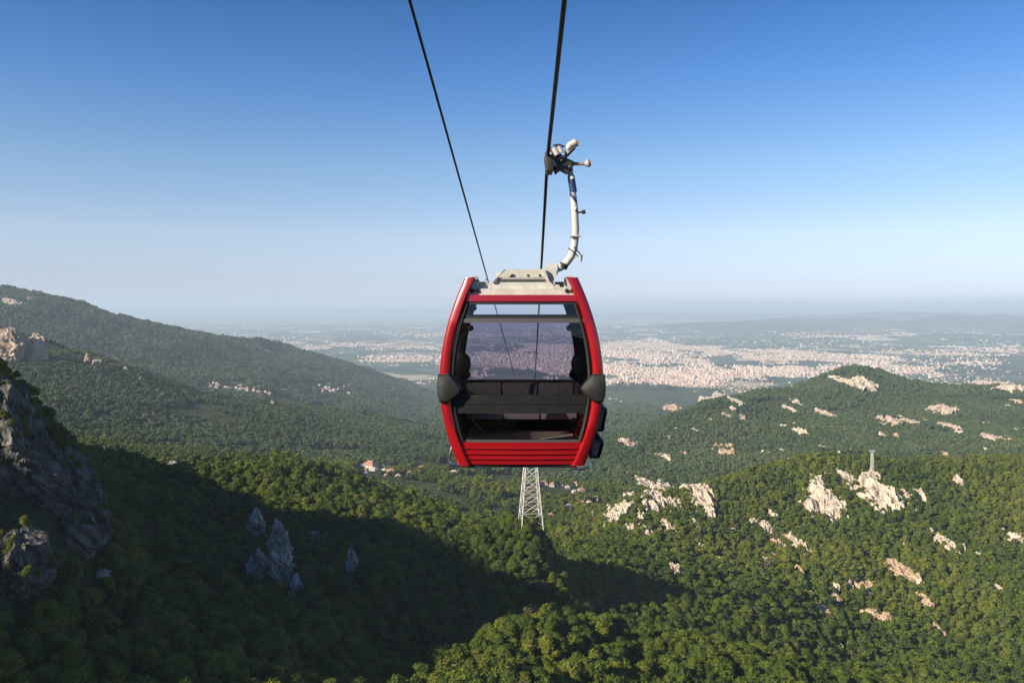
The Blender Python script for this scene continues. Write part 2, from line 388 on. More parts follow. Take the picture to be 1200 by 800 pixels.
ca, cl = polar(pts[:, 0], pts[:, 1]); ce = pts[:, 2] / np.hypot(pts[:, 0], pts[:, 1])
# wrap copies so the surface closes behind the camera
back = np.abs(ca) > 1.8 * ASC / 1.2
ca2 = np.concatenate([ca, ca[back] - np.sign(ca[back]) * 2 * PI * ASC]); cl2 = np.concatenate([cl, cl[back]]); ce2 = np.concatenate([ce, ce[back]])
n = len(ca2)
A = np.zeros((n + 3, n + 3)); dd = np.sqrt((ca2[:, None] - ca2) ** 2 + (cl2[:, None] - cl2) ** 2 + 1e-4)
A[:n, :n] = -dd + np.eye(n) * 0.003
A[:n, n] = 1; A[:n, n + 1] = ca2; A[:n, n + 2] = cl2; A[n:, :n] = A[:n, n:].T
sol = np.linalg.solve(A, np.concatenate([ce2, [0, 0, 0]]))

azs = np.concatenate([np.radians(np.arange(-180, -44, 0.75)), np.radians(np.arange(-44, 44, 0.13)), np.radians(np.arange(44, 180.01, 1.5))])
azs[-1] = PI
rr = np.concatenate([np.exp(np.linspace(math.log(45), math.log(1200), 300, endpoint=False)), np.exp(np.linspace(math.log(1200), math.log(8000), 210, endpoint=False)),
                     np.exp(np.linspace(math.log(8000), math.log(75000), 90))])
AZ, RR = np.meshgrid(azs, rr, indexing='ij')
gx = RR * np.sin(AZ); gy = RR * np.cos(AZ)
qa = (AZ * ASC).ravel().astype(np.float32); ql = np.log(RR).ravel().astype(np.float32)
E = np.empty(qa.shape, np.float32); c2a = ca2.astype(np.float32); c2l = cl2.astype(np.float32); wts = sol[:n].astype(np.float32)
for i in range(0, len(qa), 20000):
    d = (qa[i:i + 20000, None] - c2a) ** 2; d += (ql[i:i + 20000, None] - c2l) ** 2; d += 1e-4; np.sqrt(d, out=d)
    E[i:i + 20000] = -(d @ wts)
E += (sol[n] + sol[n + 1] * qa + sol[n + 2] * ql).astype(np.float32)
gz = E.reshape(AZ.shape) * RR
# relief: spurs and gullies, scaled with distance
amp = np.interp(RR, [0, 150, 800, 1500, 2500, 5000], [1, 2.5, 5.0, 12, 24, 42])
wlx = fbm(gx, gy, 90, 4, 3) * np.interp(RR, [0, 200, 1000, 2000], [1.5, 3, 6, 0])
wly = (ridged(gx, gy, 420, 4, 8) - 0.2) * np.interp(RR, [0, 900, 1600, 2600, 5000], [0, 0, 14, 30, 46])
calm = np.clip(sstep(-330, -230, gx) + sstep(500, 620, gy) + sstep(-300, -500, gy), 0.12, 1)
gz = gz + (wlx + wly) * calm
plain = -650 + fbm(gx, gy, 2600, 3, 21) * 6
ang = np.degrees(AZ)
t = sstep(6000, 7400, RR)
gz = gz * (1 - t) + plain * t
# low hills on the plain and far ranges
def hill(px, Y, w, dpt, h, seed):
    x0 = (px - 600) / F * Y
    u = (gx - x0) / w; v = (gy - Y) / dpt
    return h * np.exp(-(u * u + v * v)) * (0.8 + 0.35 * ridged(gx, gy, w * 0.55, 4, seed))
far = np.zeros_like(gz)
for a in [(735,6000,420,380,62,1),(700,6300,300,300,40,2),(870,19500,2600,1500,300,3),(1000,21500,5200,1700,360,4),(1150,20500,3600,1600,420,5),(1290,20000,3600,1800,470,6),
          (1080,26500,6500,2200,420,8),(450,24000,5200,1200,90,12),(1120,15500,2200,900,110,13)]:
    far = np.maximum(far, hill(*a))
gz = gz + far
rangeh = (560 + 150 * fbm(gx, gy, 16000, 4, 31)) * np.exp(-((gy - 52000) / 6500.0) ** 2) + 380 * np.exp(-((gy - 36000) / 3600.0) ** 2) * sstep(-0.2, 0.5, fbm(gx, gy, 11000, 4, 41) + (ang + 5) * 0.012)
gz = gz + rangeh * sstep(20000, 30000, RR)
gz += CZ

def terr(x, y):
    """ground height at world x, y"""
    x = np.asarray(x, dtype=np.float64); y = np.asarray(y, dtype=np.float64)
    a = np.arctan2(x, y); r = np.clip(np.hypot(x, y), rr[0], rr[-1] * 0.999)
    i = np.clip(np.searchsorted(azs, a) - 1, 0, len(azs) - 2); j = np.clip(np.searchsorted(rr, r) - 1, 0, len(rr) - 2)
    u = (a - azs[i]) / (azs[i + 1] - azs[i]); v = (r - rr[j]) / (rr[j + 1] - rr[j])
    return (gz[i, j] * (1 - u) * (1 - v) + gz[i + 1, j] * u * (1 - v) + gz[i, j + 1] * (1 - u) * v + gz[i + 1, j + 1] * u * v)
_ry = np.exp(np.linspace(math.log(60), math.log(60000), 5000))
def hit(px, py, h=3.0, ymin=60):
    """where the sight line through a pixel meets the ground raised by h"""
    x = (px - 600) / F * _ry; z = CZ + (HOR - py) / F * _ry
    below = (z < terr(x, _ry) + h) & (_ry > ymin)
    k = int(np.argmax(below)) if below.any() else len(_ry) - 1
    return Vector((x[k], _ry[k], float(terr(x[k], _ry[k]))))

na, nr = AZ.shape
V = np.stack([gx, gy, gz], -1).reshape(-1, 3)
I = np.arange(na * nr).reshape(na, nr)
Q = np.stack([I[:-1, :-1], I[:-1, 1:], I[1:, 1:], I[1:, :-1]], -1).reshape(-1, 4)
V = np.concatenate([V, [[0, 0, float(terr(0.1, 45))]]])
zone = np.concatenate([(sstep(5000, 7000, RR) * sstep(160, 110, gz)).ravel(), [0]]).astype(np.float32)

# ground material: leaf litter and scrub in the woods, fields on the plain, woods on the far hills
gm, n_, out = mat('ground')
p = N(n_, 'ShaderNodeBsdfPrincipled', Roughness=0.95); p.inputs['Specular IOR Level'].default_value = 0.1
geo = N(n_, 'ShaderNodeNewGeometry')
t1 = N(n_, 'ShaderNodeTexNoise', Scale=0.05, Detail=8.0, Roughness=0.75); n_.links.new(geo.outputs['Position'], t1.inputs['Vector'])
r1 = N(n_, 'ShaderNodeValToRGB'); e = r1.color_ramp.elements
e[0].position = 0.35; e[0].color = (0.018, 0.032, 0.013, 1); e[1].position = 0.62; e[1].color = (0.085, 0.095, 0.040, 1)
x = e.new(0.78); x.color = (0.22, 0.17, 0.10, 1)
n_.links.new(t1.outputs[0], r1.inputs[0])
# fields
mp = N(n_, 'ShaderNodeMapping'); mp.inputs['Rotation'].default_value = (0, 0, 0.35); mp.inputs['Scale'].default_value = (1, 1.0, 1); n_.links.new(geo.outputs['Position'], mp.inputs['Vector'])
vor = N(n_, 'ShaderNodeTexVoronoi', Scale=0.0022); vor.inputs['Randomness'].default_value = 0.9; n_.links.new(mp.outputs[0], vor.inputs['Vector'])
sep = N(n_, 'ShaderNodeSeparateColor'); n_.links.new(vor.outputs['Color'], sep.inputs[0])
r2 = N(n_, 'ShaderNodeValToRGB'); e = r2.color_ramp.elements; r2.color_ramp.interpolation = 'CONSTANT'
e[0].position = 0; e[0].color = (0.045, 0.07, 0.03, 1); e[1].position = 0.42; e[1].color = (0.09, 0.12, 0.05, 1)
for ps, c in [(0.62, (0.17, 0.16, 0.09)), (0.74, (0.06, 0.085, 0.04)), (0.86, (0.42, 0.36, 0.25)), (0.94, (0.62, 0.54, 0.42))]:
    x = e.new(ps); x.color = (*c, 1)
n_.links.new(sep.outputs[0], r2.inputs[0])
t3 = N(n_, 'ShaderNodeTexNoise', Scale=0.0007, Detail=7.0, Roughness=0.7); n_.links.new(geo.outputs['Position'], t3.inputs['Vector'])
r3 = N(n_, 'ShaderNodeValToRGB'); r3.color_ramp.elements[0].position = 0.40; r3.color_ramp.elements[1].position = 0.52
n_.links.new(t3.outputs[0], r3.inputs[0])
mxf = N(n_, 'ShaderNodeMix', data_type='RGBA'); n_.links.new(r3.outputs[0], mxf.inputs[0])
mxf.inputs[6].default_value = (0.035, 0.055, 0.028, 1); n_.links.new(r2.outputs[0], mxf.inputs[7])
at = N(n_, 'ShaderNodeAttribute', attribute_name='plain')
mx = N(n_, 'ShaderNodeMix', data_type='RGBA'); n_.links.new(at.outputs['Fac'], mx.inputs[0])
n_.links.new(r1.outputs[0], mx.inputs[6]); n_.links.new(mxf.outputs[2], mx.inputs[7])
n_.links.new(mx.outputs[2], p.inputs['Base Color'])
t4 = N(n_, 'ShaderNodeTexNoise', Scale=0.035, Detail=6.0, Roughness=0.7); n_.links.new(geo.outputs['Position'], t4.inputs['Vector'])
bp = N(n_, 'ShaderNodeBump', Strength=0.8); bp.inputs['Distance'].default_value = 14.0
n_.links.new(t4.outputs[0], bp.inputs['Height']); n_.links.new(bp.outputs[0], p.inputs['Normal'])
n_.links.new(p.outputs[0], out.inputs[0])
me = mesh_np('ground', V, Q, gm, smooth=True)
at = me.attributes.new('plain', 'FLOAT', 'POINT'); at.data.foreach_set('value', zone)
ground = link('ground', me); tag(ground, kind='structure')
print('terrain', round(time.time() - T0, 1), len(Q))

# ------------------------------------------------------------------ rocks
excl = []          # (x, y, cos, sin, half width, half depth) plan ellipses kept free of trees
def outcrop(px, py, w, h, label, mt='lime', rot=0.0, rough=1.7, name='rock_outcrop', hgt=0.13, g=48, thr=0.05, seed=None, group='pale rock outcrops in the wooded hills', ymin=60, keep=0.7):
    c = hit(px, py, 3.0, ymin); d = c.y; k = d / F
    if ymin > 1000 and mt != 'lime_grey': w, h, hgt = w * (0.72 if w > 14 else 0.95), h * 0.85, hgt * 0.7
    W2 = w * k / 2 * 1.3; el = abs(HOR - py) / F
    s = (terr(c.x, c.y + 10) - terr(c.x, c.y - 10)) / 20
    D2 = min(h * k / 2 / max(0.22, s + el) * 1.4, W2 * 3.0)
    seed = seed if seed is not None else int(px * 7 + py * 13)
    u, v = np.meshgrid(np.linspace(-1.25, 1.25, g), np.linspace(-1.25, 1.25, g), indexing='ij')
    nz = fbm(u * 1.0 + seed, v + seed * 0.37, 0.6, 5, seed % 97, 0.65)
    dome = 1 - (u * u + v * v) + nz * rough
    cr, sr = math.cos(rot), math.sin(rot)
    X = c.x + u * W2 * cr - v * D2 * sr; Y = c.y + u * W2 * sr + v * D2 * cr
    size = min(W2, D2)
    crag = (ridged(u + seed, v, 0.5, 4, seed % 89) - 0.35) * 0.35
    lift = np.clip(dome - thr, -0.6, 1.3)
    Z = terr(X, Y) + np.where(lift > 0, (np.tanh(lift * 2.2) * (1 + crag * 2.0)) * (size * hgt * 2.2 + 3.0) + 1.0, lift * size * 1.2 + 1.0)
    # overhang: push steep faces outward a little
    X = X + fbm(u * 5, v * 5 + seed, 1.0, 3, 5) * size * 0.10; Y = Y + fbm(u * 5 + 40, v * 5, 1.0, 3, 6) * size * 0.10
    I = np.arange(g * g).reshape(g, g)
    Q = np.stack([I[:-1, :-1], I[1:, :-1], I[1:, 1:], I[:-1, 1:]], -1).reshape(-1, 4)
    lf = lift.ravel(); Q = Q[(lf[Q] > -0.55).any(axis=1)]
    Vv = np.stack([X, Y, Z], -1).reshape(-1, 3) - np.array([c.x, c.y, c.z])
    o = link(name, mesh_np(name, Vv, Q, M[mt], smooth=False), None, c)
    tag(o, label, 'rock', group)
    excl.append((c.x, c.y - 5, cr, sr, W2 * keep, D2 * keep + 5))
    return o

def ico(sub):
    bm = bmesh.new(); bmesh.ops.create_icosphere(bm, subdivisions=sub, radius=1)
    v = np.array([p.co[:] for p in bm.verts]); f = np.array([[q.index for q in p.verts] for p in bm.faces]); bm.free()
    return v, f
ICO6 = ico(6); ICO5 = ico(5)
ledges = []
def spire(px, py, w, h, label, mt='lime_grey', ymin=60, tilt=0.0, seed=0, depth=0.8, name='rock_spire', group='grey crags on the shaded slope', sharp=0.55):
    """upright crag; px,py its centre, w,h its size in pixels"""
    c = hit(px, py + h * 0.42, 1.0, ymin); k = c.y / F
    a = w * k / 2; b = h * k / 2 * 1.08
    v, fc = (ICO6 if w > 32 else ICO5); v = v.copy()
    # pointed top, broad foot
    tz = (v[:, 2] + 1) / 2
    sc = 1.15 - sharp * tz ** 1.3
    x = v[:, 0] * a * sc; y = v[:, 1] * a * depth * sc; z = v[:, 2] * b
    q = 1.0 / max(a, b)
    ph = np.arctan2(v[:, 1], v[:, 0])
    f1 = ridged(x + seed * 31 + z * 0.35, y + z * 0.6, max(a, 2) * 1.1, 5, seed + 3) - 0.3
    f2 = ridged(z + seed * 11 + x * 0.3, ph * a + seed, max(a, 2) * 0.8, 4, seed + 17) - 0.3
    f3 = ridged(x * 1.0 + z * .7, y + z, max(a, 2) * 0.30, 4, seed + 31) - 0.3
    f4 = np.abs(vnoise(x * 1.3 + z * .5, y + z * .9, max(a, 2) * 0.42, seed + 51))
    r = 1 + 0.34 * f1 + 0.32 * f2 + (0.17 if w > 60 else 0.30) * f3 - 0.22 * (f4 < 0.13) * (1 - f4 / 0.13)
    x = x * r; y = y * r; z = z * (1 + 0.10 * f1) + a * 0.22 * f2
    x = x + (z + b) * tilt
    if mt == 'lime_grey' and w < 60: mt = 'lime_shade'
    o = link(name, mesh_np(name, np.stack([x, y, z], -1), fc, M[mt]), None, Vector((c.x, c.y, c.z + b * 0.72)))
    # bushes rooted on its ledges
    nrm = np.empty(len(x) * 3, np.float32); o.data.vertices.foreach_get('normal', nrm); nrm = nrm.reshape(-1, 3)
    led = np.nonzero((nrm[:, 2] > 0.3) & (fbm(x + seed, z * 1.3, a * 0.7, 3, seed) > 0.0))[0]
    for q_ in rng.choice(led, min(len(led), int(a * b * 0.5)), replace=False) if len(led) and w > 60 else []:
        ledges.append((x[q_] + c.x, y[q_] + c.y, z[q_] + c.z + b * 0.72 - 0.9, rng.uniform(.16, .42)))
    tag(o, label, 'rock', group)
    excl.append((c.x, c.y - a * .5 - (5 if w < 60 else 0), 1, 0, a * 1.0 + 1, a * .9 + (5 if w < 60 else 0)))
    return o

PINK = []
R_ = [
 (740,584,24,16,'top block of the broad slab crag at the left end of the right hill'), (729,596,26,20,'main face of the broad slab crag at the left end of the right hill'),
 (716,608,15,14,'lower left step of the broad slab crag'), (706,620,12,11,'lowest rock at the left foot of the broad slab crag'),
 (783,576,24,12,'upper brow of the large pitted crag'), (770,584,22,18,'middle of the large pitted crag'), (787,590,15,10,'right shelf of the large pitted crag'),
 (761,594,17,14,'lower left lobe of the large pitted crag'), (750,606,10,12,'short pale link below the pitted crag'), (739,620,11,14,'upper piece of the rock rib running down left'),
 (734,634,10,13,'lower end of the rock rib running down left'), (757,622,11,12,'small broken rock right of the narrow rib'),
 (783,618,13,22,'tall pale block standing alone in trees below the pitted crag'), (820,580,30,20,'pale pitted rock brow on the upper slope left of centre'),
 (794,668,15,24,'white pointed rock in the middle of the lower green slope'), (745,716,9,18,'thin pale rock at the shadow edge above the knoll'),
 (815,614,8,8,'small pale rock under the pitted rock brow'), (820,638,7,9,'tiny white rock between brow and pointed rock'),
 (727,688,5,8,'tiny pale rock just right of the shadow tip'), (685,622,12,7,'low pale rock at the valley foot of the right hill'),
 (754,566,14,6,'low white rock on the skyline above the slab crag'), (806,574,7,6,'tiny pink rock left of the pitted rock brow'),
 (962,588,36,38,'big honeycombed crag left below the small lattice tower'), (1031,580,40,28,'broad pink limestone face right below the small lattice tower'),
 (988,557,30,8,'flat pale ledge above the honeycombed crag'), (1018,558,12,6,'pale ledge at the foot of the small lattice tower'),
 (988,598,6,16,'thin pale rock right of the honeycombed crag'), (1061,580,6,14,'thin upright rock right of the pink limestone face'), (1077,578,11,9,'small pink boulder right of the pink limestone face'),
 (905,603,10,10,'small pink rock high on the slope left of the honeycombed crag'), (895,616,14,9,'weathered pale rock above the forked outcrop'),
 (915,636,6,14,'left prong of pale rock beside the forked outcrop'), (928,634,15,28,'forked pale outcrop in the middle of the right slope'), (943,641,12,20,'right arm of bare rock beside the forked outcrop'),
 (898,657,7,18,'slim pale rock left below the forked outcrop'), (1108,637,15,20,'pale rock patch alone right of centre on the right hill'),
 (1122,563,8,9,'small tan rock near the skyline at the right'), (1190,631,16,8,'flat pale rock at the right edge of the picture'), (1145,650,6,6,'tiny tan rock left of the flat edge rock'),
 (1167,704,12,7,'low tan rock low on the right edge'),
]
for q in R_: outcrop(q[0], q[1], q[2] * (1.05 if q[0] < 800 else 1.0), q[3] * (1.45 if q[0] < 800 else 1.15), q[4])
for q in [(1010,683,18,12,'tan bare earth scar shaped like a cup on the lower slope'), (1056,668,28,20,'tan eroded scar slanting up on the lower slope'),
          (1083,703,14,30,'long tan earth slide below the slanting scar'), (960,712,22,16,'tan earth patch where the footpath widens'), (978,698,10,9,'small tan earth patch right above the widened path'),
          (877,698,7,11,'tiny tan earth patch left of the footpath'), (936,665,6,14,'upper piece of the bare footpath scar'), (942,681,6,13,'middle piece of the bare footpath scar'), (949,694,8,10,'tan bend of the footpath scar'), (984,757,6,15,'thin lower piece of the bare footpath scar'), (990,772,5,10,'lowest tan piece of the footpath scar'), (1025,720,26,8,'faint dry grass patch below the cup scar'), (1098,738,10,16,'dull tan earth patch low on the right'),]:
    outcrop(*q[:4], q[4], mt='soil', name='earth_scar', hgt=0.05, thr=0.0, keep=1.0, group='bare earth scars on the right hill')
for k_ in range(26):
    outcrop(random.uniform(700, 1195), random.uniform(600, 740), random.uniform(4, 8), random.uniform(4, 8), 'tiny pale patch of bare ground among trees on the right hill', mt=random.choice(['soil', 'lime']), name='bare_patch', g=20, hgt=0.08, keep=0.9, group='tiny bare patches on the right hill')
# mid-distance outcrops on the hill behind
for q in [(1012,453,34,14,'pale rock slope under the summit of the middle hill','lime'), (989,447,10,8,'small pale rock just left under the summit','lime'), (977,443,7,5,'tiny pale rock on the left shoulder of the summit','lime'),
          (830,470,14,12,'pale rocks on the round shoulder left of the middle hill','lime'), (862,471,12,8,'pale rocks right of the round shoulder top','lime'), (842,463,8,5,'small pale rock on top of the round shoulder','lime'),
          (786,480,22,7,'tan bare ridge on the left flank of the middle hill','soil'), (925,480,10,10,'pale twin rock on the middle hill, left one','lime'), (935,474,9,9,'pale twin rock on the middle hill, right one','lime'),
          (968,486,11,8,'pink rock patch under the summit saddle','lime_pink'), (936,506,10,12,'pale rock rib below the twin rocks','lime'), (1040,494,26,7,'long pink scar across the middle hill','lime_pink'),
          (1066,496,12,6,'short pink scar right of the long one','lime_pink'), (1108,484,30,9,'tan scree field on the right of the middle hill','lime_pink'), (1112,501,14,7,'small tan scree below the scree field','lime_pink'),
          (1182,458,32,8,'pale rocky crest at the right edge of the middle hill','lime'), (1160,513,16,6,'tan rock streak at the far right of the middle hill','lime_pink'),
          (897,531,6,13,'left of two white rock needles above the right hill','lime'), (914,528,6,17,'right and taller of two white rock needles above the right hill','lime'),
          (735,520,22,9,'tan broken ridge beside the lower cabin basket','lime_pink'), (779,538,14,8,'pale rocks on the lower left flank of the middle hill','lime'),
          (850,531,26,10,'dry pale slope on the lower middle hill','soil'), (868,490,10,5,'small pink rocks in the middle of the middle hill','lime_pink'), (852,488,8,4,'tiny pink rocks left in the middle of the middle hill','lime_pink')]:
    outcrop(*q[:4], q[4], mt=q[5], g=34, hgt=0.25, thr=-0.05, ymin=1050, keep=0.85, rough=2.2)
for q in [(10,404,34,40,'left half of the pink cliff on the left green ridge',61,.35), (42,408,26,34,'right half of the pink cliff on the left green ridge',63,.45),
          (102,420,6,14,'pink rock tooth on the left green ridge',65,.5), (115,425,15,9,'pink ledge right of the rock tooth',67,.3), (147,433,6,8,'tiny pink rock further down the green ridge',69,.4),
          (164,444,7,5,'tiny flat pink rock further down the green ridge',71,.3), (319,472,6,7,'small white rock on the end of the green ridge',73,.4)]:
    PINK.append(q)
for q in [(310,412,24,5,'reddish quarry scar on the far left ridge','lime_pink'), (14,355,30,5,'pale rocks high on the far left ridge','lime'), (150,396,14,5,'grey rocks on the face of the far left ridge','lime_grey'), (36,350,10,4,'small pale rock near the top of the far left ridge','lime')]:
    outcrop(*q[:4], q[4], mt=q[5], g=30, hgt=0.12, thr=0.1, ymin=2600, keep=0.9, group='bare patches on the far left ridge')
for k_ in range(44):
    outcrop(random.uniform(735, 1195), random.uniform(468, 545), random.uniform(3, 8), random.uniform(2.5, 5), 'tiny pale rock speck on the middle hill', mt=random.choice(['lime', 'lime_pink', 'soil']), name='rock_speck', g=16, hgt=0.15, thr=-.1, ymin=1050, keep=0.9, group='tiny rock specks on the middle hill')
# near crags in the shade
spire(102,572,74,140,'huge grey limestone buttress on the left cliff', seed=2, sharp=0.75, tilt=-0.25, depth=1.0, name='rock_buttress')
spire(28,500,70,150,'dark craggy wall at the left edge above the buttress', seed=5, sharp=0.6, tilt=-0.2, depth=1.0, name='rock_buttress')
spire(62,535,60,120,'middle dark rib of the left cliff between wall and buttress', seed=29, sharp=0.7, tilt=-0.25, depth=1.0, name='rock_buttress')
spire(24,655,70,80,'rounded grey boulder crag low at the left edge', seed=7, sharp=0.35, depth=1.0, name='rock_buttress')
spire(330,650,34,84,'tall pointed grey spire in the shaded hollow', seed=4, tilt=-0.05)
spire(301,612,22,38,'small double tooth of grey rock left above the tall spire', seed=9)
spire(302,660,28,40,'short stout grey crag at the left foot of the tall spire', seed=11)
spire(347,686,18,34,'low grey rock at the right foot of the tall spire', seed=13)
spire(374,625,22,14,'small grey rock ledge right of the tall spire', seed=15, sharp=0.3)
spire(415,658,16,40,'narrow grey slab standing right of the tall spire', seed=17, tilt=-0.1)
spire(203,547,14,16,'grey rock notch on the shaded skyline', seed=19, sharp=0.3)
spire(120,668,16,14,'small grey rock under the huge buttress', seed=21, sharp=0.3)
for q in PINK: spire(*q[:5], mt='lime_pink', ymin=1100, seed=q[5], sharp=q[6], depth=0.6, name='rock_cliff', group='pink cliffs on the left green ridge')
spire(563,612,8,14,'thin grey cliff between the sunlit trees left of the lattice mast', mt='lime_grey', seed=23)
print('rocks', round(time.time() - T0, 1))

# ------------------------------------------------------------------ footpath, and a treeless strip in place of a shadow streak
def strip(name, pix, wpx, mt, label, cat, lift=1.2):
    cs = []
    for (a, b) in zip(pix[:-1], pix[1:]):
        for k in range(5): cs.append((a[0] + (b[0] - a[0]) * k / 5, a[1] + (b[1] - a[1]) * k / 5))
    cs.append(pix[-1]); pp = [hit(a, b, 1.0) for a, b in cs]
    V = []; Q = []
    for i, c in enumerate(pp):
        w = wpx * c.y / F / 2 * (0.6 + 0.8 * random.random())
        for s in (-1, -0.3, 0.3, 1):
            x = c.x + s * w; V.append((x, c.y, float(terr(x, c.y)) + lift - (1.8 if abs(s) == 1 else 0)))
        excl.append((c.x, c.y - 5, 1, 0, w * 1.2 + 1.5, w + 9))
    for i in range(len(pp) - 1):
        for k in range(3):
            a = i * 4 + k; Q.append((a, a + 1, a + 5, a + 4))
    o = link(name, mesh_np(name, np.array(V) - np.array(pp[0]), Q, M[mt]), None, pp[0]); tag(o, kind='structure'); return o
strip('footpath', [(921,628),(933,660),(941,680),(948,694)], 3.2, 'soil', '', '', lift=3.0)
# gap without trees on the lower slope, standing in for a dark shadow streak
for (a, b) in [((816,652),(838,676)), ((838,676),(868,706))]:
    for k in range(7):
        c = hit(a[0] + (b[0] - a[0]) * k / 7, a[1] + (b[1] - a[1]) * k / 7, 1.0); excl.append((c.x, c.y, 1, 0, 4.5, 9))

# ------------------------------------------------------------------ buildings of the villages
def house(px, py, w, h, label, wall='plaster', roof='roof_tile', ang=0.3, group='houses of the valley village', ymin=900, storey=1.0):
    c = hit(px, py + h / 2, 0.3, ymin); k = c.y / F
    ww = w * k * 1.15; hh = max(4.5, h * k * 0.95) * storey; dp = ww * 0.8
    root = empty('village_house', c, label, 'house', group); root.rotation_euler.z = ang
    x, y = ww / 2 * 0.86, dp / 2; e = hh * 0.5
    def part(b, name, m, par=None):
        o = b.build(name, M[m], None, origin=(0, 0, 0)); o.parent = par or root; return o
    wl = part(MB().box(-x, x, -y, y, -4, e), 'wall', wall)
    b = MB(); ov = 0.7; r = hh - e
    vs = [b.bm.verts.new(p) for p in [(-x - ov, -y - ov, e), (x + ov, -y - ov, e), (x + ov, y + ov, e), (-x - ov, y + ov, e), (-x * 0.35, 0, e + r), (x * 0.35, 0, e + r)]]
    for f in [(0, 1, 5, 4), (1, 2, 5), (2, 3, 4, 5), (3, 0, 4), (3, 2, 1, 0)]: b.bm.faces.new([vs[i] for i in f])
    rf = part(b, 'roof', roof)
    part(MB().box(x * 0.3, x * 0.3 + 0.8, 0.4, 1.2, e + r * 0.4, e + r + 0.7), 'chimney', wall, rf)
    nwin = max(2, int(ww / 4.5))
    for i in range(nwin):
        cx = -x + (i + 0.5) * 2 * x / nwin
        part(MB().box(cx - 0.55, cx + 0.55, -y - 0.05, -y + 0.1, e - 2.3, e - 0.9), 'window', 'pane')
    part(MB().box(-x - 0.05, -x + 0.1, -1, 1, e - 2.3, e - 0.9), 'window', 'pane')
    excl.append((c.x, c.y - dp * 0.3 - 26, 1, 0, ww * 0.8 + 2, dp * 0.75 + 36))
    return root
for q in [(434,543,15,10,'large orange-roofed house at the top of the left village','plaster','roof_tile'), (438,549,9,5,'white flat house in front of the large orange-roofed one','plaster','roof_pale'),
          (423,545,6,4,'small tan house at the left end of the left village','plaster_tan','roof_pale'), (428,550,5,4,'tiny orange-roofed house below the large one','plaster','roof_tile'),
          (428,554,4,3,'tiny white house lowest at the left end','plaster','roof_pale'), (448,546,6,5,'small red-roofed house in the middle of the left village','plaster','roof_tile'),
          (450,550,8,4,'pale house below the small red-roofed one','plaster','roof_pale'), (458,551,10,7,'wide red-roofed house in the middle of the left village','plaster','roof_tile'),
          (452,556,5,4,'tiny white house under the wide red roof','plaster','roof_pale'), (466,557,6,3,'low white shed right of the wide red roof','plaster','roof_pale'),
          (479,554,9,6,'red-roofed house alone at the right end of the left village','plaster','roof_tile'), (493,547,10,3,'long low house with pale red roof behind the left village','plaster','roof_tile'),
          (532,552,8,5,'pale orange roofed house near the left foot of the cabin','plaster_tan','roof_pale'), (500,556,6,3,'low tan barn between village and cabin','plaster_tan','roof_pale')]:
    house(q[0], q[1], q[2] * 0.95, q[3] * 0.9, q[4], q[5], q[6], ang=random.uniform(-0.5, 0.5), group='houses of the left village')
for q in [(637,565,9,6,'pink-roofed house nearest the mast in the right hamlet','plaster','roof_tile'), (647,567,6,5,'second pink roof from the mast','plaster','roof_tile'),
          (656,567,8,5,'third pink roof from the mast','plaster','roof_tile'), (665,570,5,4,'tiny tan house between the upper roofs','plaster_tan','roof_pale'),
          (674,566,6,5,'upper right pink roof of the hamlet','plaster','roof_tile'), (681,573,7,5,'pink roof right below the upper right one','plaster','roof_tile'),
          (673,575,5,4,'small cream house left of the lower pink roof','plaster','roof_pale'), (698,583,8,6,'orange-red roof farthest right in the hamlet','plaster_tan','roof_tile'),
          (666,592,9,4,'double tan house in the lower hamlet','plaster_tan','roof_pale'), (682,588,4,3,'tiny tan house left of two sheds','plaster_tan','roof_tile'), (690,588,5,3,'tan shed under the orange-red roof','plaster_tan','roof_pale'),
          (644,603,11,4,'long tan house right beside the mast foot','plaster_tan','roof_tile'), (589,603,8,5,'pale stone hut left of the mast foot','plaster','roof_pale')]:
    house(*q[:4], q[4], q[5], q[6], ang=random.uniform(-0.5, 0.5), group='houses of the right hamlet', ymin=(700 if q[1] < 600 else 500))
for i in range(34):
    t = random.random(); px = 243 + 90 * t + random.uniform(-4, 4); py = 450 + 9 * t + random.uniform(-3, 3)
    house(px, py, random.uniform(3, 5), 2.4, 'small pale house in the hillside village behind the green ridge', random.choice(['plaster', 'plaster_tan']), random.choice(['roof_pale', 'roof_tile']), ang=random.uniform(-.6, .6), group='hillside village houses', ymin=2400)
for i in range(26):
    px = random.uniform(370, 412); py = random.uniform(449, 461)
    house(px, py, random.uniform(2.6, 4), 2.2, 'tiny pale house scattered below the far left ridge', random.choice(['plaster', 'plaster_tan']), random.choice(['roof_pale', 'roof_tile']), ang=random.uniform(-.6, .6), group='scattered houses below the far ridge', ymin=2400)
print('houses', round(time.time() - T0, 1))

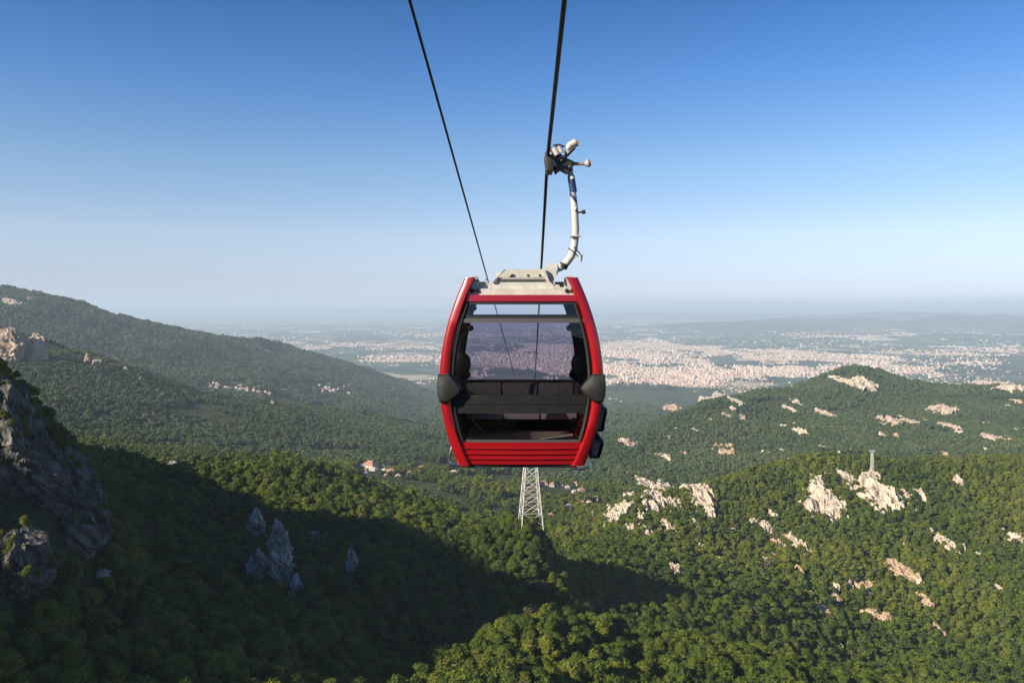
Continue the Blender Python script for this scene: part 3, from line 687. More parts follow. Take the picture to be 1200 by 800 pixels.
# ------------------------------------------------------------------ the city
def boxes_mesh(name, X, Y, Z, Wd, Dp, Ht, An, col_i, mats):
    n = len(X); ca, sa = np.cos(An), np.sin(An)
    u = np.array([-1, 1, 1, -1, -1, 1, 1, -1]) * 0.5; v = np.array([-1, -1, 1, 1, -1, -1, 1, 1]) * 0.5; w = np.array([0, 0, 0, 0, 1, 1, 1, 1.])
    lx = u[None] * Wd[:, None]; ly = v[None] * Dp[:, None]
    VX = X[:, None] + lx * ca[:, None] - ly * sa[:, None]; VY = Y[:, None] + lx * sa[:, None] + ly * ca[:, None]; VZ = Z[:, None] - 3 + w[None] * (Ht[:, None] + 3)
    Vv = np.stack([VX, VY, VZ], -1).reshape(-1, 3)
    fq = np.array([[0, 1, 5, 4], [1, 2, 6, 5], [2, 3, 7, 6], [3, 0, 4, 7], [4, 5, 6, 7]])
    Q = (np.arange(n)[:, None, None] * 8 + fq[None]).reshape(-1, 4)
    me = mesh_np(name, Vv, Q)
    for m in mats: me.materials.append(m)
    mi = np.repeat(col_i[:, :1], 5, axis=1); mi[:, 4] = col_i[:, 1]
    me.polygons.foreach_set('material_index', mi.ravel().astype(np.int32)); me.update()
    return me
CM = [principled('city_wall_white', (0.68, 0.57, 0.48), 0.9, noise=(0.01, 0.4, (0.55, 0.42, 0.34))), principled('city_wall_cream', (0.60, 0.47, 0.37), 0.9, noise=(0.01, 0.4, (0.45, 0.33, 0.26))),
      principled('city_wall_rose', (0.56, 0.34, 0.26), 0.9), principled('city_roof_red', (0.50, 0.19, 0.13), 0.9), principled('city_roof_grey', (0.50, 0.46, 0.43), 0.9)]
# (px0,px1,py0,py1,weight): parts of the plain that are built up
REG = [(590,760,404,447,1.0),(530,600,410,444,0.5),(700,860,402,452,1.25),(850,960,406,446,1.0),(940,1060,412,432,0.8),(720,800,396,405,0.5),(860,1110,428,438,0.35),(1035,1200,446,460,0.9),(985,1060,452,464,0.6),(1050,1200,424,434,0.35),
       (700,750,452,462,0.7),(705,735,468,484,0.12),(280,420,397,404,0.7),(330,520,401,410,0.9),(410,520,416,424,0.8),(430,472,426,437,0.7),(480,525,432,440,0.4),(440,520,448,456,0.2),
       (220,1200,376,398,0.10),(500,1200,396,462,0.05),(260,560,404,440,0.03),(900,1100,386,400,0.22),(480,760,382,396,0.25),(690,860,374,380,0.35),(1060,1200,405,418,0.25)]
BX = []
for (a, b, c, d, wgt) in REG:
    Y0 = 650 * F / (d - HOR); Y1 = 650 * F / (c - HOR)
    cnt = int((b - a) * (d - c) * wgt * 2.1)
    py = rng.uniform(c, d, cnt); px = rng.uniform(a, b, cnt)
    Y = 650 * F / (py - HOR); X = (px - 600) / F * Y
    m = fbm(X, Y * 0.6, 800, 5, 55, 0.7) * 1.25 + 0.42 * (np.minimum(np.minimum(px - a, b - px) / 30, 1) - 1) + 0.3 * (np.minimum(np.minimum(py - c, d - py) / 4, 1) - 1) > -0.14 + rng.uniform(-0.1, 0.3, cnt)
    BX.append(np.stack([X[m], Y[m]], -1))
BX = np.concatenate(BX)
x, y = BX[:, 0], BX[:, 1]; z = terr(x, y)
ok = z < 130; x, y, z = x[ok], y[ok], z[ok]; nB = len(x)
tall = rng.random(nB) < 0.12 * sstep(0.0, 0.3, fbm(x, y, 1500, 2, 77) + 0.25)
scl = np.clip(y / 9000, 0.75, 2.2)
wd = np.where(tall, rng.uniform(14, 34, nB), rng.uniform(9, 24, nB)) * scl; dpp = np.where(tall, rng.uniform(14, 20, nB), rng.uniform(9, 18, nB)) * scl
ht = np.where(tall, rng.uniform(14, 30, nB), rng.uniform(4, 11, nB)); an = vnoise(x, y, 500, 91) * 1.6 + rng.normal(0, .25, nB) + (rng.random(nB) < .5) * PI / 2
wall_i = rng.choice([0, 0, 0, 1, 1, 2], nB); roof_i = np.where(tall, rng.choice([0, 4], nB), rng.choice([3, 3, 4, 1, 2], nB)); ci = np.stack([wall_i, roof_i], -1)
order = np.argsort(-(ht * wd) / (y * y)); big = order[:300]; rest = order[300:]
me = boxes_mesh('city', x[rest], y[rest], z[rest], wd[rest], dpp[rest], ht[rest], an[rest], ci[rest], CM)
o = link('city', me); tag(o, 'pale sprawling city of white and red roofs on the plain', 'city', kind='stuff')
for i in big:
    me = boxes_mesh('apartment_block', np.zeros(1), np.zeros(1), np.zeros(1), wd[i:i + 1], dpp[i:i + 1], ht[i:i + 1], an[i:i + 1], ci[i:i + 1], CM)
    o = link('apartment_block', me, None, (x[i], y[i], z[i]))
    tag(o, 'tiny pale apartment block standing up out of the distant city', 'building', 'apartment blocks of the distant city')
print('city', nB, round(time.time() - T0, 1))

# ------------------------------------------------------------------ trees
def crown_mesh(name, seed, nleaf, size, lumps=16, flat=0.8, mt='leaf', H=8.5, R=3.5, core=True):
    g = np.random.default_rng(seed)
    cs = []; 
    for i in range(lumps):
        th = g.uniform(0, 2 * PI); u = g.random() ** 0.5; zz = g.uniform(0.0, 1.0)
        rad = R * 0.72 * math.sqrt(max(0.05, 1 - (zz * 0.95) ** 2)) * u ** 0.6
        cs.append((rad * math.cos(th), rad * math.sin(th), H * 0.36 + zz * H * 0.48, R * g.uniform(0.22, 0.50)))
    cs = np.array(cs)
    wv = cs[:, 3] ** 2; k = g.choice(len(cs), nleaf, p=wv / wv.sum())
    d = g.normal(size=(nleaf, 3)); d /= np.linalg.norm(d, axis=1)[:, None]; d[:, 2] = np.where(d[:, 2] < -0.45, -d[:, 2], d[:, 2])
    pos = cs[k, :3] + d * cs[k, 3:4] * g.uniform(0.62, 1.22, (nleaf, 1)) * np.array([1, 1, flat])
    nrm = d + g.normal(size=(nleaf, 3)) * 0.45; nrm /= np.linalg.norm(nrm, axis=1)[:, None]
    a = np.cross(nrm, g.normal(size=(nleaf, 3))); a /= np.linalg.norm(a, axis=1)[:, None]; b = np.cross(nrm, a)
    s = size * g.uniform(0.6, 1.3, (nleaf, 1)) / 2
    quad = np.stack([pos - a * s * 1.2, pos + b * s * 0.8 + nrm * s * .2, pos + a * s * 1.2, pos - b * s * 0.8 + nrm * s * .2], 1).reshape(-1, 3)
    Q = np.arange(nleaf * 4).reshape(-1, 4)
    if core:
        v, f = ico(2); vv = []; ff = []; base = len(quad)
        for c in cs[:10]:
            ff.append(np.concatenate([f, f[:, 2:3]], 1) * 0 + 0) if False else None
            vv.append(v * c[3] * 0.62 + c[:3])
        T = []
        for i in range(len(vv)): T.append(f + base + i * len(v))
        Vv = np.concatenate([quad] + vv)
        # triangles of the inner twig mass as degenerate-free quads are not possible: build mixed mesh
        me = bpy.data.meshes.new(name)
        faces = [tuple(q) for q in Q] + [tuple(t_) for tt in T for t_ in tt]
        me.from_pydata(Vv.tolist(), [], faces); me.update(); me.materials.append(M[mt]); return me
    return mesh_np(name, quad, Q, M[mt])
def trunk_mesh(name, seed, H=8.5):
    g = random.Random(seed); b = MB()
    lean = (g.uniform(-.4, .4), g.uniform(-.4, .4))
    b.tube([(0, 0, -1.5), (lean[0] * .3, lean[1] * .3, H * .2), (lean[0], lean[1], H * .45), (lean[0] * 1.4, lean[1] * 1.2, H * .75)], [0.28, 0.2, 0.14, 0.05], seg=6)
    for k in range(6):
        a = g.uniform(0, 2 * PI); z0 = H * g.uniform(.25, .5); L = g.uniform(1.6, 2.6)
        b.tube([(lean[0] * .8, lean[1] * .8, z0), (L * .5 * math.cos(a), L * .5 * math.sin(a), z0 + 0.9), (L * math.cos(a), L * math.sin(a), z0 + 2.2)], [0.1, 0.06, 0.03], seg=4)
    bmesh.ops.recalc_face_normals(b.bm, faces=b.bm.faces)
    me = bpy.data.meshes.new(name); b.bm.to_mesh(me); b.bm.free(); me.materials.append(M['bark']); return me
NEAR, MID, FAR = 7, 5, 4
near_c = [crown_mesh('crown', 100 + i, 2600, 0.62, lumps=[18, 26, 34, 22, 38, 30, 16][i], H=[8, 9.0, 8.0, 9.5, 7.5, 9.5, 6.5][i], R=[3.3, 3.7, 4.3, 3.5, 4.5, 3.0, 3.4][i]) for i in range(NEAR)]
trunks = [trunk_mesh('trunk', 5 + i) for i in range(3)]
proto = bpy.data.collections.new('forest_prototypes')
pn = 0
def addp(me):
    global pn
    o = bpy.data.objects.new('tree_form_%02d' % pn, me); proto.objects.link(o); pn += 1
for m_ in near_c: addp(m_)
for i in range(MID): addp(crown_mesh('crown_mid', 200 + i, 520, 1.15, lumps=16 + 5 * i, H=[8, 9.5, 7.5, 11.5, 8.5][i], R=[3.5, 3.9, 4.4, 3.0, 4.1][i]))
for i in range(FAR): addp(crown_mesh('crown_far', 300 + i, 150, 3.4, lumps=16, H=[10, 9, 11, 10][i], R=[6.0, 7.0, 6.5, 7.2][i], mt='leaf_far', core=True))

def scatter(r0, r1, sp, a0=-40, a1=40, clip=None):
    a0, a1 = math.radians(a0), math.radians(a1)
    X0, X1 = r1 * math.sin(a0), r1 * math.sin(a1); Y0 = r0 * math.cos(max(abs(a0), abs(a1))) if max(abs(a0), abs(a1)) < PI / 2 else -r1
    xs = np.arange(X0, X1, sp); ys = np.arange(Y0, r1, sp * 0.9)
    x, y = np.meshgrid(xs, ys); x = x.ravel(); y = y.ravel()
    x = x + rng.uniform(-.46, .46, len(x)) * sp; y = y + rng.uniform(-.46, .46, len(y)) * sp
    r = np.hypot(x, y); a = np.arctan2(x, y); k = (r >= r0) & (r < r1) & (a > a0) & (a < a1)
    return x[k], y[k]
# how high the skyline in front stands, for leaving out woods nobody can see
HE = np.maximum.accumulate((gz - CZ) / RR, axis=1)
def seen(x, y, z, margin):
    a = np.arctan2(x, y); r = np.hypot(x, y)
    i = np.clip(np.searchsorted(azs, a), 0, len(azs) - 1); j = np.clip(np.searchsorted(rr, r) - 2, 0, len(rr) - 1)
    return (z + 9 - CZ) / r > HE[i, j] - margin
def free(x, y):
    ok = np.ones(len(x), bool)
    for (cx, cy, c, s, w, d) in excl:
        m = (np.abs(x - cx) < w + d) & (np.abs(y - cy) < w + d)
        if not m.any(): continue
        dx, dy = x[m] - cx, y[m] - cy
        u = (dx * c + dy * s) / w; v = (-dx * s + dy * c) / d
        ok[m] &= (u * u + v * v) > 0.72
    return ok
sets = []
for (r0, r1, sp, i0, i1, mg, a0, a1) in [(60, 560, 4.7, 0, NEAR, 0.05, -44, 44), (560, 1300, 5.5, NEAR, NEAR + MID, 0.02, -42, 42),
                                          (1300, 2700, 8.6, NEAR + MID, NEAR + MID + FAR, 0.006, -40, 40), (2700, 6000, 15, NEAR + MID, NEAR + MID + FAR, 0.004, -40, 40)]:
    x, y = scatter(r0, r1, sp, a0, a1); z = terr(x, y)
    k = seen(x, y, z, mg) & free(x, y) & (fbm(x, y, 260, 3, 66) > -0.62) & (z > 95)
    k &= ~((np.hypot(x, y) > 1300) & (fbm(x, y, 110, 4, 12, 0.6) > 0.36))
    pxv = 600 + x / y * F; k &= ~((y > 760) & (y < 1500) & (pxv > 420) & (pxv < 740) & (fbm(x, y, 70, 3, 15) > 0.12))
    x, y, z = x[k], y[k], z[k]
    s = (0.66 + 0.72 * rng.random(len(x)) ** 1.2) * np.where(np.hypot(x, y) < 560, 0.90, 0.86) * (1.0 if i0 < NEAR + MID else (0.88 if r0 < 2000 else 1.4)) * (1 + 0.25 * fbm(x, y, 60, 2, 5))
    s = np.where((x / y < -0.47) & (np.hypot(x, y) < 335) & (z > CZ - 78), s * 0.42, s)
    sets.append((x, y, z - 0.3, s, rng.integers(i0, i1, len(x)), np.full(len(x), r0)))
# woods on the mountain outside the picture on the left: they shape the edge of its shade
x, y = scatter(150, 760, 6.5, -179, -44); z = terr(x, y); k = (x < -120) & (x > -520); x, y, z = x[k], y[k], z[k]
sets.append((x, y, z - 0.3, rng.uniform(0.8, 1.2, len(x)), rng.integers(NEAR, NEAR + MID, len(x)), np.full(len(x), 99999)))
L_ = np.array(ledges); sets.append((L_[:, 0], L_[:, 1], L_[:, 2], L_[:, 3], rng.integers(0, NEAR, len(L_)), np.full(len(L_), 99998)))
tx, ty, tz, ts, ti, tr = [np.concatenate([s[i] for s in sets]) for i in range(6)]
# the trees that show largest are things of their own
ppx = 600 + tx / np.maximum(ty, 1) * F; ppy = HOR - (tz + 7 - CZ) / np.maximum(ty, 1) * F
infr = (ppx > -10) & (ppx < 1210) & (ppy < 815) & (ppy > 300) & (ty > 60) & (tr == 60) & seen(tx, ty, tz, 0.002)
cand = np.nonzero(infr)[0]; cand = cand[np.argsort(np.hypot(tx[cand], ty[cand]) / ts[cand])][:300]
mask = np.ones(len(tx), bool); mask[cand] = False
for q, i in enumerate(cand):
    px, py = ppx[i], ppy[i]
    if px < 200 and py < 640: lb, gp = 'dark leafy tree clinging to the shaded cliff at the left edge', 'trees on the left cliff'
    elif px < 240: lb, gp = 'dark leafy tree in deep shade at the bottom left corner', 'trees in the bottom left corner'
    elif px < 440: lb, gp = 'dark leafy tree on the shaded slope left of the knoll', 'trees on the shaded slope beside the knoll'
    elif px < 560: lb, gp = 'sunlit leafy tree on the left shoulder of the knoll', 'trees on the left shoulder of the knoll'
    elif px < 700: lb, gp = 'sunlit leafy tree on top of the foreground knoll', 'trees on top of the knoll'
    elif px < 860: lb, gp = 'sunlit leafy tree on the knoll right of its top', 'trees right of the knoll top'
    else: lb, gp = 'olive green leafy tree along the bottom right edge', 'trees along the bottom right edge'
    root = empty('leafy_tree', (tx[i], ty[i], tz[i]), lb, 'tree', gp)
    root.rotation_euler.z = random.uniform(0, 2 * PI); sc = float(ts[i]); root.scale = (sc, sc, sc * random.uniform(.9, 1.15))
    link('trunk', trunks[q % 3], root); link('crown', near_c[int(ti[i])], root)
tx, ty, tz, ts, ti = tx[mask], ty[mask], tz[mask], ts[mask], ti[mask]
print('trees', len(tx), round(time.time() - T0, 1))
pm = bpy.data.meshes.new('forest'); pm.vertices.add(len(tx)); pm.vertices.foreach_set('co', np.stack([tx, ty, tz], -1).astype(np.float32).ravel())
for nm, tp, dat in [('tscale', 'FLOAT', ts.astype(np.float32)), ('trot', 'FLOAT', rng.uniform(0, 2 * PI, len(tx)).astype(np.float32)), ('tidx', 'INT', ti.astype(np.int32))]:
    pm.attributes.new(nm, tp, 'POINT').data.foreach_set('value', dat)
forest = link('forest', pm); tag(forest, 'dense green broadleaf woods covering the slopes and hills', 'forest', kind='stuff')
ng = bpy.data.node_groups.new('forest_scatter', 'GeometryNodeTree')
ng.interface.new_socket('Geometry', in_out='INPUT', socket_type='NodeSocketGeometry'); ng.interface.new_socket('Geometry', in_out='OUTPUT', socket_type='NodeSocketGeometry')
gi = ng.nodes.new('NodeGroupInput'); go = ng.nodes.new('NodeGroupOutput')
mtp = ng.nodes.new('GeometryNodeMeshToPoints'); iop = ng.nodes.new('GeometryNodeInstanceOnPoints')
cinf = ng.nodes.new('GeometryNodeCollectionInfo'); cinf.inputs['Collection'].default_value = proto
cinf.inputs['Separate Children'].default_value = True; cinf.inputs['Reset Children'].default_value = True
def nattr(nm, tp):
    a = ng.nodes.new('GeometryNodeInputNamedAttribute'); a.data_type = tp; a.inputs['Name'].default_value = nm; return a
asc, aro, aix = nattr('tscale', 'FLOAT'), nattr('trot', 'FLOAT'), nattr('tidx', 'INT')
cx = ng.nodes.new('ShaderNodeCombineXYZ')
ng.links.new(gi.outputs[0], mtp.inputs[0]); ng.links.new(mtp.outputs[0], iop.inputs['Points']); ng.links.new(cinf.outputs[0], iop.inputs['Instance'])
iop.inputs['Pick Instance'].default_value = True
ng.links.new(aix.outputs[0], iop.inputs['Instance Index']); ng.links.new(aro.outputs[0], cx.inputs[2]); ng.links.new(cx.outputs[0], iop.inputs['Rotation'])
ng.links.new(asc.outputs[0], iop.inputs['Scale']); ng.links.new(iop.outputs[0], go.inputs[0])
forest.modifiers.new('scatter', 'NODES').node_group = ng

# a bare pale tree on the knoll and a thin pole in the valley
c = hit(735, 752, 0.5); root = empty('bare_tree', c, 'bare pale tree without leaves on the knoll', 'tree')
b = MB(); b.tube([c + Vector((0, 0, -1)), c + Vector((.1, 0, 5)), c + Vector((-.1, 0, 10))], [.22, .16, .07], seg=6); b.build('trunk', M['deadwood'], root)
b = MB()
for k in range(26):
    a = random.uniform(0, 2 * PI); z0 = random.uniform(3.5, 9.3); L = (10.5 - z0) * .45 + .5
    p1 = c + Vector((L * .5 * math.cos(a), L * .5 * math.sin(a), z0 + L * .5)); p2 = c + Vector((L * math.cos(a), L * math.sin(a), z0 + L * 1.1))
    b.tube([c + Vector((0, 0, z0)), p1, p2], [.07, .05, .025], seg=4)
    for j in range(3): b.tube([p1, p1 + Vector((random.uniform(-.9, .9), random.uniform(-.9, .9), random.uniform(.3, 1.2)))], [.04, .02], seg=4)
b.build('branch', M['deadwood'], root)
c = hit(694, 612, .5, 600); root = empty('utility_pole', c, 'thin pale utility pole in front of the right hamlet', 'pole')
MB().tube([c, c + Vector((0, 0, 13))], .22, seg=8).build('pole', M['lattice'], root); MB().box(c.x - 1.6, c.x + 1.6, c.y - .12, c.y + .12, c.z + 11.6, c.z + 11.9).build('crossarm', M['lattice'], root)

# ------------------------------------------------------------------ lattice towers
def lattice(base, H, w0, w1, nseg, rot, label, t, mt='lattice', name='lattice_tower', minor=True):
    root = empty(name, base, label, 'tower')
    def corner(k, f):
        w = (w0 * (1 - f) + w1 * f) / 2; a = rot + PI / 4 + k * PI / 2
        return base + Vector((math.cos(a) * w * 1.414, math.sin(a) * w * 1.414, H * f))
    fs = [0]; h = 1.0
    for i in range(nseg): fs.append(fs[-1] + (1.0 + 0.9 * (1 - i / nseg)))
    fs = [f / fs[-1] for f in fs]
    for k in range(4): MB().bar(corner(k, -0.04), corner(k, 1), t * 1.5).build('leg', M[mt], root)
    for i in range(nseg):
        for k in range(4):
            a0, a1, b0, b1 = corner(k, fs[i]), corner((k + 1) % 4, fs[i]), corner(k, fs[i + 1]), corner((k + 1) % 4, fs[i + 1])
            if i == 0:
                m_ = (b0 + b1) / 2 - Vector((0, 0, (b0.z - a0.z) * 0.45))
                for e_ in (a0, a1, b0, b1): MB().bar(e_, m_, t * .8).build('brace', M[mt], root)
            else:
                MB().bar(a0, b1, t * .75).build('brace', M[mt], root); MB().bar(a1, b0, t * .75).build('brace', M[mt], root)
            MB().bar(b0, b1, t * .7).build('crossbar', M[mt], root)
    return root, corner
tb = P(622, 611, 466); tb.z = float(terr(tb.x, tb.y)) + 0.3
tt = CZ - 66.5
tw, corner = lattice(tb, tt - tb.z, 12.4, 2.2, 11, 0.16, 'tall pale steel lattice mast below the red cabin', 0.33, name='cableway_tower')
excl.append((tb.x, tb.y, 1, 0, 4, 4))
top = Vector((tb.x, tb.y, tt))
MB().box(7.2, 13.4, 465.6, 466.4, tt - 0.5, tt + 0.1, bevel=0.05).build('crossarm', M['lattice'], tw)
for xx in (8.5, 12.0):
    MB().box(xx - .15, xx + .15, 462, 470, tt + .15, tt + .45).build('sheave_frame', M['galv'], tw)
    for k in range(6):
        yy = 462.6 + k * 1.3; MB().tube([(xx - .12, yy, tt + .1), (xx + .12, yy, tt + .1)], .32, seg=14).build('sheave', M['rubber'], tw)
c = hit(1022, 556, 0.5, 700)
t2, _ = lattice(c, 27.5, 3.0, 1.6, 8, 0.3, 'small grey lattice tower on the crest of the right hill', 0.21, mt='galv', name='hilltop_tower')
MB().box(c.x - 3.0, c.x + 3.0, c.y - 1.6, c.y + 1.6, c.z + 27.4, c.z + 28.3).build('head_platform', M['galv'], t2)
for s in (-1, 1): MB().tube([(c.x + s * 2.2, c.y, c.z + 28.2), (c.x + s * 2.2, c.y, c.z + 30)], .25, seg=6).build('aerial', M['galv'], t2)

# ------------------------------------------------------------------ ropes
def rope(name, path, R, label, near=22, strands=6, pitch=0.42):
    """stranded rope along a path of points; the lay is modelled for the near part"""
    pts_ = []
    for (a, b) in zip(path[:-1], path[1:]):
        a, b = Vector(a), Vector(b); L = (b - a).length; s_ = 0.0
        while s_ < L:
            p_ = a + (b - a) * (s_ / L); pts_.append(p_)
            dy = abs(p_.y); s_ += 0.045 if dy < near else (3.0 if dy < 60 else 12.0)
    pts_.append(Vector(path[-1]))
    pts_ = np.array([p_[:] for p_ in pts_]); seg = 24
    tdir = np.gradient(pts_, axis=0); tdir /= np.linalg.norm(tdir, axis=1)[:, None]
    a = np.cross(tdir, [0, 0, 1.0]); a /= np.linalg.norm(a, axis=1)[:, None]; b = np.cross(tdir, a)
    th = np.linspace(0, 2 * PI, seg, endpoint=False)
    s_ = np.concatenate([[0], np.cumsum(np.linalg.norm(np.diff(pts_, axis=0), axis=1))])
    nearf = (np.abs(pts_[:, 1]) < near)[:, None]
    rad = R * (1 + 0.13 * np.abs(np.cos(strands / 2 * (th[None] - 2 * PI * s_[:, None] / (pitch * strands / 3)))) * nearf - 0.06 * nearf)
    V_ = pts_[:, None] + a[:, None] * (rad * np.cos(th))[:, :, None] + b[:, None] * (rad * np.sin(th))[:, :, None]
    n_p = len(pts_); I = np.arange(n_p * seg).reshape(n_p, seg); J = np.roll(I, -1, axis=1)
    Q = np.stack([I[:-1], J[:-1], J[1:], I[1:]], -1).reshape(-1, 4)
    o = link(name, mesh_np(name, V_.reshape(-1, 3) - pts_[0], Q, M['rope'], smooth=True), None, Vector(pts_[0]))
    tag(o, label, 'cable', 'cables of the cableway'); return o
G = P(641.5, 187, 10.5)            # where the grip holds the rope
up = P(661.5, 0, 6.55)
dirn = (up - G); far_up = G + dirn * 26
rt = Vector((12.0, 466, tt + 0.45)); mid = (G + rt) / 2 + Vector((0, 0, -0.9))
rope('haul_cable', [far_up, G, mid, rt], 0.0235, 'dark twisted steel cable gripped by the red cabin hanger')
L0 = P(480, 0, 11.0); L1 = Vector((8.5, 466, tt + 0.45)); dl = (L1 - L0).normalized()
rope('return_cable', [L0 - dl * 100, L0, L1], 0.023, 'thin dark return cable left of the cabin', near=30)
print('towers', round(time.time() - T0, 1))

# ------------------------------------------------------------------ the cabin
s = 9.6 / F; CX = 611.0; YF, YB = 9.60, 11.50
def X(px): return (px - 600) * s
def Z(py): return CZ + (HOR - py) * s
_hy = [322, 360, 405, 440, 490, 520, 547]; _hw = [64.5, 80.5, 91.5, 95.5, 91.5, 82.5, 73]
_co = np.polyfit(_hy, _hw, 4)
def half(py): return float(np.polyval(_co, py)) * s                    # half width of the shell at a height
xc = X(CX)
def bulge(py): return -0.06 * (1 - ((py - 440) / 118.0) ** 2)             # the end walls bow outward
cabin = empty('gondola_cabin', (xc, (YF + YB) / 2, Z(545)), 'red gondola cabin with tinted windows hanging over the valley', 'gondola cabin')

def hoop(y, sgn, out, name, mtn, w0, dep, py0=325, py1=545, prt=cabin, off=0.0, inset=0.0):
    """curved pillar following the shell outline"""
    n_ = 26; b = MB(); rows = []
    for i in range(n_ + 1):
        py = py0 + (py1 - py0) * i / n_
        ho = half(py) - inset; hi = ho - w0 * (1 if py < 500 else 1 + (py - 500) / 45 * 0.2)
        yb_ = y + out * (-bulge(py)) * -1
        yf = y + (bulge(py) if out < 0 else -bulge(py)) + off * out
        e_ = 0.018
        prof = [(ho, yf + dep * -out * 1.0), (ho, yf + e_ * -out * 1.6), (ho - e_ * 1.4, yf), (hi + e_ * 1.4, yf), (hi, yf + e_ * -out * 1.6), (hi, yf + dep * -out)]
        rows.append([b.bm.verts.new((xc + sgn * q[0], q[1], Z(py))) for q in prof])
    k_ = len(rows[0])
    for i in range(n_):
        for j in range(k_): b.bm.faces.new((rows[i][j], rows[i][(j + 1) % k_], rows[i + 1][(j + 1) % k_], rows[i + 1][j]))
    b.bm.faces.new(rows[0]); b.bm.faces.new(rows[-1][::-1])
    return b.build(name, M[mtn], prt, smooth=True, ang=50)
for y, out in ((YF, -1), (YB, 1)):
    for sg in (-1, 1):
        h_ = hoop(y, sg, out, 'pillar', 'red', 0.128, 0.12, off=0.02)
        if out > 0: hoop(YB - 0.14, sg, -1, 'inner_trim', 'black', 0.19, 0.02)
        hoop(y, sg, out, 'seal', 'rubber', 0.05, 0.06, py0=356, py1=516, inset=0.136, off=0.004)

def wallpanel(name, y, out, py0, py1, inset, mtn, th=0.03, off=0.0, prt=cabin, n_=8, xin=0, segx=12, lab=None):
    """panel across an end wall, following outline and bulge"""
    b = MB(); R0 = []; R1 = []
    for i in range(n_ + 1):
        py = py0 + (py1 - py0) * i / n_; hw = half(py) - inset
        ra, rb = [], []
        for j in range(segx + 1):
            u = -1 + 2 * j / segx
            yy = y + (bulge(py) if out < 0 else -bulge(py)) + off * out + (0.03 * u * u) * -out
            ra.append(b.bm.verts.new((xc + u * hw, yy, Z(py)))); rb.append(b.bm.verts.new((xc + u * hw, yy - out * th, Z(py))))
        R0.append(ra); R1.append(rb)
    for i in range(n_):
        for j in range(segx):
            b.bm.faces.new((R0[i][j], R0[i][j + 1], R0[i + 1][j + 1], R0[i + 1][j])); b.bm.faces.new((R1[i][j], R1[i + 1][j], R1[i + 1][j + 1], R1[i][j + 1]))
        b.bm.faces.new((R0[i][0], R0[i + 1][0], R1[i + 1][0], R1[i][0])); b.bm.faces.new((R0[i][-1], R1[i][-1], R1[i + 1][-1], R0[i + 1][-1]))
    for j in range(segx):
        b.bm.faces.new((R0[0][j], R1[0][j], R1[0][j + 1], R0[0][j + 1])); b.bm.faces.new((R0[-1][j], R0[-1][j + 1], R1[-1][j + 1], R1[-1][j]))
    o = b.build(name, M[mtn], prt, smooth=True, ang=40)
    if lab: o['label'] = lab
    return o
for y, out in ((YF, -1), (YB, 1)):
    wallpanel('top_beam', y, out, 345.5, 353, 0.10, 'red', th=0.08, off=0.012)
    wallpanel('upper_seal', y, out, 353, 356.5, 0.13, 'rubber', th=0.06)
    wallpanel('window_pane', y, out, 356.5, 370.5, 0.14, 'glass_clear', th=0.008, lab='clear upper pane')
    wallpanel('crossbar', y, out, 370.5, 373, 0.13, 'rubber', th=0.06, off=0.002)
    wallpanel('crossbar', y, out, 373, 378, 0.12, 'rail', th=0.07, off=0.012)
    wallpanel('window_pane', y, out, 378, 462, 0.14, 'glass', th=0.008, lab='large tinted main pane')
    wallpanel('belt_panel', y, out, 462, 472.5, 0.13, 'black', th=0.06, off=0.016)
    wallpanel('belt_panel', y, out, 473.1, 483.5, 0.13, 'black', th=0.05, off=0.008)
    wallpanel('window_pane', y, out, 483.5, 514.5, 0.14, 'glass_dark', th=0.008, lab='dark lower pane')
    wallpanel('lower_seal', y, out, 514.5, 517.5, 0.13, 'rail', th=0.05)
    for k, (a, b_) in enumerate([(517.5, 524.3), (524.9, 530.6), (531.2, 536.8), (537.4, 543.6)]):
        wallpanel('lower_panel', y, out, a, b_, 0.10, 'red', th=0.06, off=0.006, n_=4)
    for yy in (524.6, 530.9, 537.1):
        wallpanel('joint_rib', y, out, yy - 0.55, yy + 0.55, 0.115, 'red', th=0.06, off=0.026, n_=1)
# side walls between the hoops: glass above, red panel below
def sidewall(sg, name, mtn, py0, py1, y0, y1, th, off=0.0, n_=10, lab=None):
    b = MB(); A_ = []
    for i in range(n_ + 1):
        py = py0 + (py1 - py0) * i / n_; h_ = half(py) - 0.02 + off
        A_.append([b.bm.verts.new(v_) for v_ in [(xc + sg * h_, y0, Z(py)), (xc + sg * h_, y1, Z(py)), (xc + sg * (h_ - th), y1, Z(py)), (xc + sg * (h_ - th), y0, Z(py))]])
    for i in range(n_):
        for j in range(4): b.bm.faces.new((A_[i][j], A_[i][(j + 1) % 4], A_[i + 1][(j + 1) % 4], A_[i + 1][j]))
    b.bm.faces.new(A_[0]); b.bm.faces.new(A_[-1][::-1])
    o = b.build(name, M[mtn], cabin, smooth=True, ang=40)
    if lab: o['label'] = lab
for sg in (-1, 1):
    ym = (YF + YB) / 2
    for (y0, y1) in ((YF + .12, ym - .012), (ym + .012, YB - .12)):
        sidewall(sg, 'side_pane', 'glass_dark', 362, 475, y0, y1, .008)
        sidewall(sg, 'side_panel', 'red', 476, 545, y0, y1, .05)
    sidewall(sg, 'roof_edge', 'black', 345, 361.5, YF + .12, YB - .12, .06)
    sidewall(sg, 'door_seal', 'rubber', 350, 543, ym - .012, ym + .012, .03, off=.006)
